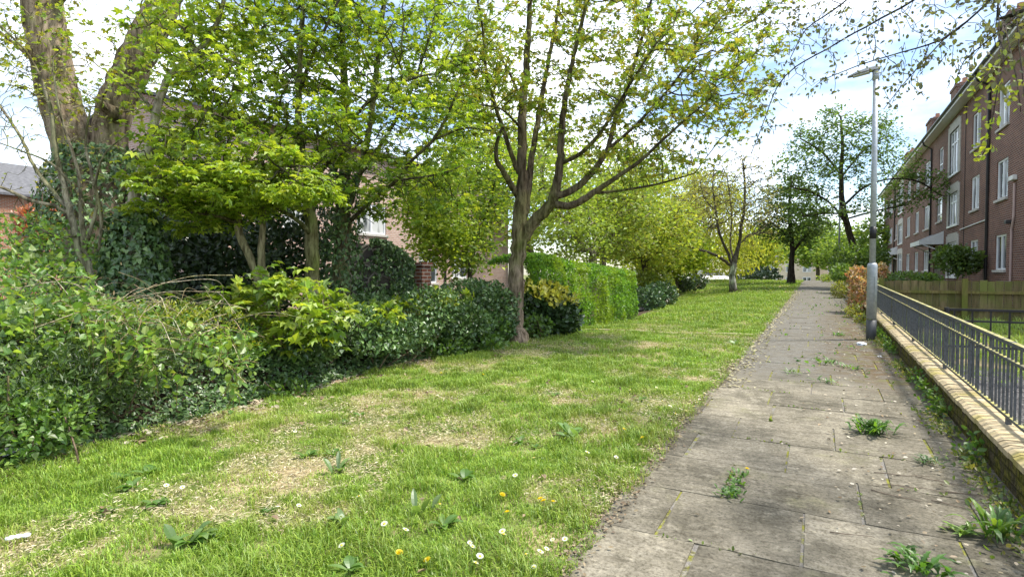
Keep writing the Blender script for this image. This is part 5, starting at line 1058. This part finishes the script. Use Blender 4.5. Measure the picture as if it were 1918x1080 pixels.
bush('spotted_laurel', 'shrub with dark glossy leaves and a cap of golden leaves between maple and hedge', [wb(1035, 580, 11.9, 42, 48, .4), wb(1005, 570, 11.8, 40, 42, .35), wb(1058, 598, 12.0, 25, 30, .3)], 3600, .11, [(.025, .055, .016), (.04, .08, .02), (.06, .11, .03)], mat='ivy', up=.2, topcol=[(.66, .58, .05), (.56, .54, .06), (.68, .62, .14)], topz=lambda P, O: ((O[:, 2]*.75+O[:, 0]*.45) > .38) & (P[:, 2] > .85) & (R.random(len(P)) < .9))
NET = [(.11, .21, .04), (.16, .28, .05), (.08, .16, .03)]
bush('nettle_patch', 'fresh green nettles left of the maple foot', [wb(880, 640, 9.8, 60, 22, .4), wb(830, 650, 9.2, 40, 18, .35), wb(920, 615, 10.3, 30, 24, .3)], 2600, .07, NET, up=.5, stems=12, cat='weeds')
bush('nettle_patch', 'nettle clump at the lawn edge under the ivy bank', [wb(535, 732, 6.5, 42, 20, .22)], 620, .06, NET, up=.5, stems=8, cat='weeds')
bush('nettle_patch', 'leafy green weeds right of the maple foot', [wb(1005, 612, 11.2, 24, 22, .25)], 520, .07, NET, up=.5, stems=6, cat='weeds')
bush('holly_bush', 'blue green shrub just past the right end of the hedge', [wb(1212, 562, 19, 28, 22, .5), wb(1235, 552, 21, 26, 22, .5)], 2600, .11, [(.05, .10, .05), (.08, .14, .06), (.10, .18, .05)], mat='ivy')
bush('shrub', 'yellow green shrub past the hedge end', [wb(1235, 540, 24, 26, 25, .6), wb(1205, 530, 24, 22, 22, .6)], 2400, .11, [(.20, .28, .04), (.28, .34, .05)])
bush('rhododendron', 'dark round shrub left of the white car', [wb(1292, 532, 34, 26, 17, .8), wb(1275, 540, 31, 20, 14, .7)], 2200, .15, [(.03, .06, .02), (.05, .09, .025)], mat='ivy')
bush('rhododendron', 'low dark bushes at the lawn end below the willow', [wb(1405, 519, 62, 45, 9, 2.0), wb(1425, 512, 64, 22, 10, 1.6)], 2600, .3, [(.02, .045, .018), (.04, .07, .03)], mat='ivy')
RED = [(.48, .20, .13), (.56, .30, .20), (.40, .28, .12), (.62, .42, .30)]
bush('photinia', 'orange red leaved shrub leaning over the railing beside the lamp post', [wb(1606, 560, 15.6, 10, 46, .22), wb(1608, 520, 16.0, 13, 22, .25), wb(1646, 508, 16.4, 10, 14, .25)], 2300, .085, RED+[(.22, .25, .05), (.45, .34, .16)], up=.3)
bush('photinia', 'red leaved shrub far back at the left below the orange house', [wb(92, 420, 14, 38, 32, .6)], 1500, .14, [(.45, .14, .08), (.55, .25, .17), (.38, .12, .07)], up=.3)
bush('garden_shrub', 'small round green tree standing in front of the flats entrance', [wb(1797, 488, 22, 34, 27, .7), wb(1780, 475, 22, 20, 14, .5), wb(1815, 492, 22, 18, 18, .5)], 2600, .13, [(.08, .15, .03), (.13, .21, .04), (.17, .25, .06)], stems=6, inner=.5)
c = at(1797, 520, 22)
bush('garden_shrub', 'low leafy plants poking above the left half of the board fence', [wb(1700, 520, 19.6, 45, 10, .3), wb(1735, 521, 19.6, 22, 8, .3)], 1200, .09, MIDG, stems=5)
bush('elder_shrub', 'green elder growth behind the railing under the leaning tree', [wb(1590, 490, 28, 22, 32, .8), wb(1640, 485, 27, 20, 28, .6), wb(1577, 512, 25, 14, 18, .5)], 3600, .14, MIDG+[(.2, .29, .06)])
bush('yellow_weeds', 'yellow green weeds spilling over the low wall near the orange shrub', [wb(1572, 545, 22, 12, 18, .25), wb(1600, 588, 14.5, 12, 18, .18), wb(1612, 605, 13.4, 9, 18, .14)], 1600, .06, [(.30, .34, .05), (.22, .28, .05), (.36, .30, .07)], cat='weeds', up=.5, stems=6)
bush('yellow_weeds', 'leafy weeds at the far end of the path before the distant lamp post', [wb(1558, 528, 38, 14, 9, .5), wb(1548, 522, 45, 14, 8, .5)], 900, .13, [(.26, .32, .05), (.18, .26, .05)], cat='weeds', up=.5, stems=5)

# ================================================================== WEEDS, FLOWERS AND LITTER
def blade_leaf(mb, b, az, l, w, arch, col, jag=0., n=6, lift=.0):
    d = np.array([math.cos(az), math.sin(az), 0]); s = np.array([-d[1], d[0], 0]); V = []
    for i in range(n+1):
        t = i/n; p = b+d*l*t*(.85)+np.array([0, 0, lift*t+l*arch*(t-1.1*t*t)]); ww = w*math.sin(PI*min(.06+.9*t, 1))*(1-jag*(i % 2)); V += [p-s*ww/2+np.array([0, 0, .12*ww]), p, p+s*ww/2+np.array([0, 0, .12*ww])]
    q = []
    for i in range(n): k = 3*i; q += [(k, k+1, k+4, k+3), (k+1, k+2, k+5, k+4)]
    mb.add(V, q, col=col)
def rosette(name, label, p, nleaf, l, w, cols, jag=.0, arch=.5, cat='weed', group=None, lift=.0, spread=.03):
    t = thing(name, label, cat, p, group); mb = MB()
    for k in range(nleaf):
        b = np.array(p)+np.array([spread*R.standard_normal(), spread*R.standard_normal(), .004]); blade_leaf(mb, b, R.random()*2*PI, l*(.5+.7*R.random()), w*(.7+.6*R.random()), arch*(.5+R.random()), pal(cols, 1)[0], jag, 8 if jag else 6, lift*(.4+R.random()))
    mb.build('leaves', M['leaf'], t); return t
WD = [(.10, .22, .03), (.15, .29, .04), (.07, .16, .025)]
def pp(px, py):
    r = ray(px, py); t = (EYE-.012)/(.019*r[1]-r[2]); p = r*t; return np.array([p[0], p[1], pz(p[1])+.01])
rosette('dandelion_weed', 'large bushy dandelion plant in the middle of the slab path', pp(1634, 812), 80, .17, .028, WD, .45, .9, lift=.10, spread=.05)
rosette('dandelion_weed', 'flat spiky dark rosette on the path right of the largest weed', pp(1733, 866), 34, .12, .016, [(.06, .13, .03), (.09, .18, .04)], .5, .5, lift=.04)
rosette('dandelion_weed', 'leafy dandelion weed at the bottom edge of the path', pp(1722, 1066), 46, .14, .03, WD, .45, .6, lift=.07, spread=.05)
rosette('dandelion_weed', 'tall upright dandelion weed against the wall foot at lower right', pp(1872, 1010), 34, .17, .03, WD+[(.24, .36, .05)], .35, 1.0, lift=.13, spread=.05)
rosette('dandelion_weed', 'low spreading weed just left of the tall weed at the wall foot', pp(1800, 998), 22, .11, .025, [(.24, .36, .05), (.18, .3, .04)], .3, .4, lift=.03)
for lab, pts in (('narrow line of green weeds in a slab joint with one yellow flower', ((1382, 890), (1378, 905), (1374, 918), (1368, 930), (1362, 921))), ):
    t = thing('joint_weed', lab, 'weed', pp(*pts[2])); mb = MB()
    for q_ in pts:
        for k in range(16): blade_leaf(mb, pp(*q_)+np.array([.03*R.standard_normal(), .03*R.standard_normal(), 0]), R.random()*2*PI, .05*(.5+R.random()), .022, .5, pal(WD, 1)[0], .2, 5, .03)
    mb.build('leaves', M['leaf'], t)
lab = ['weed tuft on the dirty path near the lamp foot', 'small weed tuft at the last row of slabs', 'small green tuft in the path centre beyond the slabs', 'flat weed in a joint left of the path centre', 'low weed patch on the brown moss before the lamp']
for l_, (x, y, n) in zip(lab, ((1575, 628, 30), (1548, 716, 16), (1550, 680, 26), (1498, 700, 12), (1595, 690, 18))):
    rosette('path_weed', l_, pp(x, y), n, .11, .025, WD, .2, .5, lift=.05, spread=.08, group='small weeds on the path')
# moss and tiny weeds along joints and wall foot: uncountable
mb = MB(); n = 5200; Y = 2.2+14*R.random(n); X = 1.05-.10*np.abs(R.standard_normal(n))
m = fbm(Y*1.6, Y*0+3, 12) > .38; X, Y = X[m], Y[m]; n = len(X)
leaves(mb, np.stack([X, Y, pz(Y)+.01+.05*R.random(n)], 1), R.standard_normal((n, 3))+np.array([-.5, 0, .7]), R.standard_normal((n, 3))*.5+np.array([-.3, 0, 1]), .03*(.5+R.random(n)), T_OVAL, Q_OVAL, pal([(.14, .22, .04), (.24, .28, .05), (.10, .17, .03), (.34, .30, .08)], n))
for jx, jy in JT:
    if jy > 12 or R.random() < .45: continue
    k = R.integers(6, 34); t_ = R.random(k); along = R.random() < .6
    px_ = jx+(.006*R.standard_normal(k) if along else .5*t_); py_ = jy+(.66*t_*R.random() if along else .01*R.standard_normal(k))
    m = np.abs(px_) < 1.08; k = int(m.sum()); px_, py_ = px_[m], py_[m]
    if k: leaves(mb, np.stack([px_, py_, pz(py_)+.008+.012*R.random(k)], 1), R.standard_normal((k, 3))+np.array([0, 0, .5]), R.standard_normal((k, 3))*.5+np.array([0, 0, 1]), .022*(.4+R.random(k)), T_OVAL, Q_OVAL, pal([(.12, .2, .03), (.25, .28, .04), (.16, .25, .04)], k))
n = 2600; Y = 2.2+14*R.random(n); X = 1.075-.05*np.abs(R.standard_normal(n)); m = fbm(Y*.9, Y*0+8, 15) > .45; X, Y = X[m], Y[m]; n = len(X)
leaves(mb, np.stack([X, Y, pz(Y)+.02+.16*R.random(n)**1.5], 1), R.standard_normal((n, 3))+np.array([-.7, 0, .5]), R.standard_normal((n, 3))*.5+np.array([-.5, 0, .8]), .04*(.5+R.random(n)), T_OVAL, Q_OVAL, pal(WD+[(.2, .28, .05)], n))
n = 1500; Y = 8+22*R.random(n); X = .2+.5*R.standard_normal(n); m = (np.abs(X) < 1.05) & (fbm(X*3.5, Y*2.2, 19) > .63); X, Y = X[m], Y[m]; n = len(X)
leaves(mb, np.stack([X, Y, pz(Y)+.012+.03*R.random(n)], 1), R.standard_normal((n, 3))+np.array([0, 0, .5]), R.standard_normal((n, 3))*.5+np.array([0, 0, 1]), .05*(.5+R.random(n)), T_OVAL, Q_OVAL, pal(WD, n))
tag(mb.build('weeds', M['leaf']), 'small weeds and moss along the wall foot and path joints', 'weeds', kind='stuff')
DOCK = [(.14, .24, .07), (.18, .30, .08), (.22, .32, .10)]
for l_, (x, y, n, s) in zip(['broad dock leaves in the lawn near the path, largest clump', 'dock plant in the lawn at bottom left with three upright leaves', 'dock with two leaves at the bottom of the lawn, left of centre', 'dock with one dark curled leaf in the lawn', 'small dock left of the dandelion pair', 'upright dock tuft in the lawn before the bare strip'],
        ((1070, 822, 11, .15), (365, 1010, 7, .13), (645, 992, 5, .12), (625, 885, 4, .11), (795, 962, 4, .11), (1378, 648, 8, .16))):
    p = gp(x, y); rosette('dock_plant', l_, p, n, s, s*.42, DOCK, 0, .55, cat='weed', group='dock plants in the lawn', lift=.09, spread=.03)
proto_p = None
for k in range(34):
    y_ = 1.8+8*R.random()**1.3; x_ = lawn_left(y_)+.4+(-1.3-lawn_left(y_)-.5)*R.random(); p = np.array([x_, y_, float(gz(x_, y_))])
    if proto_p is None: proto_p = rosette('plantain_weed', 'small flat green broad-leaved weed rosette in the lawn', p, 8, .085, .034, [(.12, .24, .04), (.17, .28, .06)], 0, .35, cat='weed', group='flat weed rosettes in the lawn', lift=.03, spread=.01)
    else:
        t = copy_tree(proto_p); t.location = p; t.rotation_euler = (0, 0, R.random()*6); s = .6+.9*R.random(); t.scale = (s, s, s)
def flower_mesh(kind):
    mb = MB(); n = 14
    if kind == 'dandelion':
        for ring, r, z in ((20, .019, .0), (14, .013, .004), (8, .007, .007)):
            for k in range(ring):
                a = k*2*PI/ring+ring; d = np.array([math.cos(a), math.sin(a), 0]); s = np.array([-d[1], d[0], 0])*.0028
                mb.add([-s*.5, s*.5, d*r+s+np.array([0, 0, z+.003]), d*r-s+np.array([0, 0, z+.003])], [(0, 1, 2, 3)], col=(.85, .66, .015))
    else:
        for k in range(n):
            a = k*2*PI/n; d = np.array([math.cos(a), math.sin(a), 0]); s = np.array([-d[1], d[0], 0])*.0032
            mb.add([d*.004-s*.4, d*.004+s*.4, d*.013+s+np.array([0, 0, .002]), d*.013-s+np.array([0, 0, .002])], [(0, 1, 2, 3)], col=(.85, .84, .82))
    return mb
def make_flower(kind, p, label, group):
    t = thing(kind, label, 'flower', p, group); h = .05 if kind == 'dandelion' else .04
    mb = flower_mesh(kind); hd = mb.build('flower_head', M['leaf'], t, world=False); hd.location = (0, 0, h); hd.rotation_euler = (.3, -.25, 0)
    if kind == 'daisy':
        mb = MB(); mb.tube([(0, 0, -.001), (0, 0, .004)], [.0055, .003], 8, col=(.75, .5, .03)); c_ = mb.build('flower_centre', M['attr'], hd, world=False)
    mb = MB(); mb.tube([(0, 0, -.02), (.002, 0, h)], .0016, 5, col=(.2, .3, .06)); mb.build('stem', M['attr'], t, world=False); return t
pd = make_flower('dandelion', gp(800, 1066), 'yellow dandelion head in the lawn', 'dandelions in the lawn')
for x, y in ((748, 1044), (950, 966), (1018, 944), (1036, 946), (941, 932), (1203, 822), (1170, 806), (1012, 940), (826, 697), (905, 700), (1130, 608), (1150, 605), (1118, 612), (1399, 884)):
    t = copy_tree(pd); p = gp(x, y+8) if x != 1399 else pp(x, y+6); t.location = p; t.rotation_euler = (0, 0, R.random()*6)
pdz = make_flower('daisy', gp(1035, 1024), 'white daisy in the short grass', 'daisies in the lawn')
spots = [(1058, 1025), (1024, 1042), (941, 1014), (899, 1062), (891, 1070), (885, 1040), (1000, 1076), (985, 1054), (1012, 1052), (943, 1018), (672, 944), (824, 960), (880, 1030), (760, 1010), (312, 923), (342, 926), (553, 818), (888, 830), (1154, 868), (820, 748), (1240, 760), (1300, 770), (1310, 755), (1275, 775), (1290, 765), (1265, 785), (1320, 745), (1255, 770), (1285, 780), (1305, 762), (1110, 722), (1180, 738), (1215, 765), (1060, 720), (1160, 712), (1230, 735), (1340, 720), (1000, 870), (965, 905), (1100, 860), (1195, 815), (1235, 850), (640, 1040), (720, 1000), (560, 960)]
for x, y in spots:
    t = copy_tree(pdz); t.location = gp(x, y); t.rotation_euler = (0, 0, R.random()*6); s = 1.0+.5*R.random(); t.scale = (s, s, s)
# white round discs lying in a row on the lawn
for x, y in ((19, 1015), (34, 1012), (49, 1010)):
    p = gp(x, y+3); mb = MB(); mb.tube([(p[0], p[1], p[2]+.03), (p[0], p[1], p[2]+.038), (p[0], p[1], p[2]+.041)], [.022, .022, .016], 14, col=(.8, .8, .8)); tag(mb.build('white_disc', M['smooth'], smooth=False), 'white round disc, one of three in a row at the lower left of the lawn', 'disc', 'three white discs on the lawn')
# litter by the lamp
def crumple(name, label, p, s, col, cat):
    u = []; n = 9
    for i in range(n+1):
        for j in range(12):
            th = PI*i/n; a = 2*PI*j/12; r = s*(.7+.55*R.random()); u.append((p[0]+r*math.sin(th)*math.cos(a), p[1]+r*1.4*math.sin(th)*math.sin(a), p[2]+.3*s+.42*r*math.cos(th)))
    q = [(i*12+j, i*12+(j+1) % 12, (i+1)*12+(j+1) % 12, (i+1)*12+j) for i in range(n) for j in range(12)]
    mb = MB(); mb.add(u, q, col=col); tag(mb.build(name, M['attr']), label, cat)
crumple('plastic_wrapper', 'crumpled pale plastic wrapper at the foot of the near lamp post', pp(1617, 646)+np.array([-.03, 0, 0]), .075, (.62, .66, .72), 'wrapper')
crumple('paper_scrap', 'small white scrap of paper on the path right of the lamp foot', pp(1648, 668), .03, (.7, .7, .7), 'paper')
crumple('rubbish_bag', 'black rubbish bag at the foot of the hedge end', gp(1195, 583)+np.array([.05, 0, .03]), .14, (.012, .012, .012), 'bag')
crumple('grey_rag', 'grey rag half hidden by brambles at the left edge', gp(14, 862)+np.array([0, 0, .05]), .06, (.22, .24, .28), 'rag')
a_, b_ = at(832, 567, 10.2), at(866, 567, 10.4); mb = MB(); mb.tube([a_, b_], .035, 4, col=(.35, .32, .27)); tag(mb.build('plank', M['attr']), 'short pale plank lying on the ivy left of the maple', 'plank')
for k, (x, y, l) in enumerate(((1690, 890, .35), (1680, 930, .25), (1770, 905, .3), (1720, 915, .4), (1800, 950, .3), (1840, 930, .35), (1590, 1000, .22), (1760, 780, .3))):
    p = pp(x, y); az = -.5+.8*R.random(); d = np.array([math.cos(az), math.sin(az), 0]); n_ = 5
    P = [p+d*l*(i/n_-.5)+np.array([.012*R.standard_normal(), .012*R.standard_normal(), .008+.019*d[1]*l*(i/n_-.5)]) for i in range(n_+1)]
    mb = MB(); mb.tube(P, np.linspace(.0032, .0014, n_+1), 5, col=(.15, .115, .085)); tag(mb.build('fallen_twig', M['attr'], smooth=True), 'thin dark fallen twig on the slabs near the low wall', 'twig', 'fallen twigs on the slabs')
# ================================================================== LIGHT, SKY, CAMERA
SUN_EL, SUN_AZ = math.radians(62), math.radians(62)     # azimuth from +Y towards +X
sd = Vector((math.sin(SUN_AZ)*math.cos(SUN_EL), math.cos(SUN_AZ)*math.cos(SUN_EL), math.sin(SUN_EL)))
sun = bpy.data.lights.new('sun', 'SUN'); sun.energy = 2.6; sun.angle = math.radians(6); sun.color = (1, .95, .86)
so = bpy.data.objects.new('sun', sun); C.objects.link(so); so.rotation_euler = sd.to_track_quat('Z', 'Y').to_euler(); so.location = (20, 20, 40)
w = bpy.data.worlds.new('World'); bpy.context.scene.world = w; w.use_nodes = True; nt = w.node_tree; nt.nodes.clear()
def nn_(typ, **kw):
    nd = nt.nodes.new(typ)
    for k, v in kw.items(): setattr(nd, k, v)
    return nd
sky = nn_('ShaderNodeTexSky', sky_type='NISHITA', sun_disc=False, sun_elevation=SUN_EL, sun_rotation=SUN_AZ); sky.air_density = 1.0; sky.dust_density = .8; sky.ozone_density = 1.5
bg = nn_('ShaderNodeBackground'); bg.inputs[1].default_value = .10; nt.links.new(sky.outputs[0], bg.inputs[0])
cl = nn_('ShaderNodeBackground'); cl.inputs[0].default_value = (.95, .97, 1, 1); cl.inputs[1].default_value = 1.0
tc = nn_('ShaderNodeTexCoord'); mp = nn_('ShaderNodeMapping'); mp.inputs['Scale'].default_value = (1.6, 1.6, 4.5); mp.inputs['Location'].default_value = (2.3, .7, 1.4); nt.links.new(tc.outputs['Generated'], mp.inputs[0])
nz = nn_('ShaderNodeTexNoise'); nz.inputs['Scale'].default_value = 1.7; nz.inputs['Detail'].default_value = 7; nz.inputs['Roughness'].default_value = .52; nt.links.new(mp.outputs[0], nz.inputs[0])
mr = nn_('ShaderNodeMapRange'); mr.inputs[1].default_value = .42; mr.inputs[2].default_value = .72; nt.links.new(nz.outputs['Fac'], mr.inputs[0])
ms = nn_('ShaderNodeMixShader'); nt.links.new(mr.outputs[0], ms.inputs[0]); nt.links.new(bg.outputs[0], ms.inputs[1]); nt.links.new(cl.outputs[0], ms.inputs[2])
ow = nn_('ShaderNodeOutputWorld'); nt.links.new(ms.outputs[0], ow.inputs[0])
cam = bpy.data.cameras.new('camera'); co = bpy.data.objects.new('camera', cam); C.objects.link(co)
cam.sensor_width = 36; cam.lens = 36*FPX/1918; cam.clip_end = 3000; cam.clip_start = .05
co.location = (0, 0, EYE); co.rotation_euler = (PI/2-PITCH, 0, YAW)
S = bpy.context.scene; S.camera = co
S.view_settings.view_transform = 'Standard'; S.view_settings.look = 'None'; S.view_settings.exposure = 1.5; S.view_settings.gamma = 1
S.render.engine = 'CYCLES'; S.cycles.max_bounces = 8; S.cycles.transmission_bounces = 4; S.cycles.diffuse_bounces = 4; S.cycles.use_denoising = True
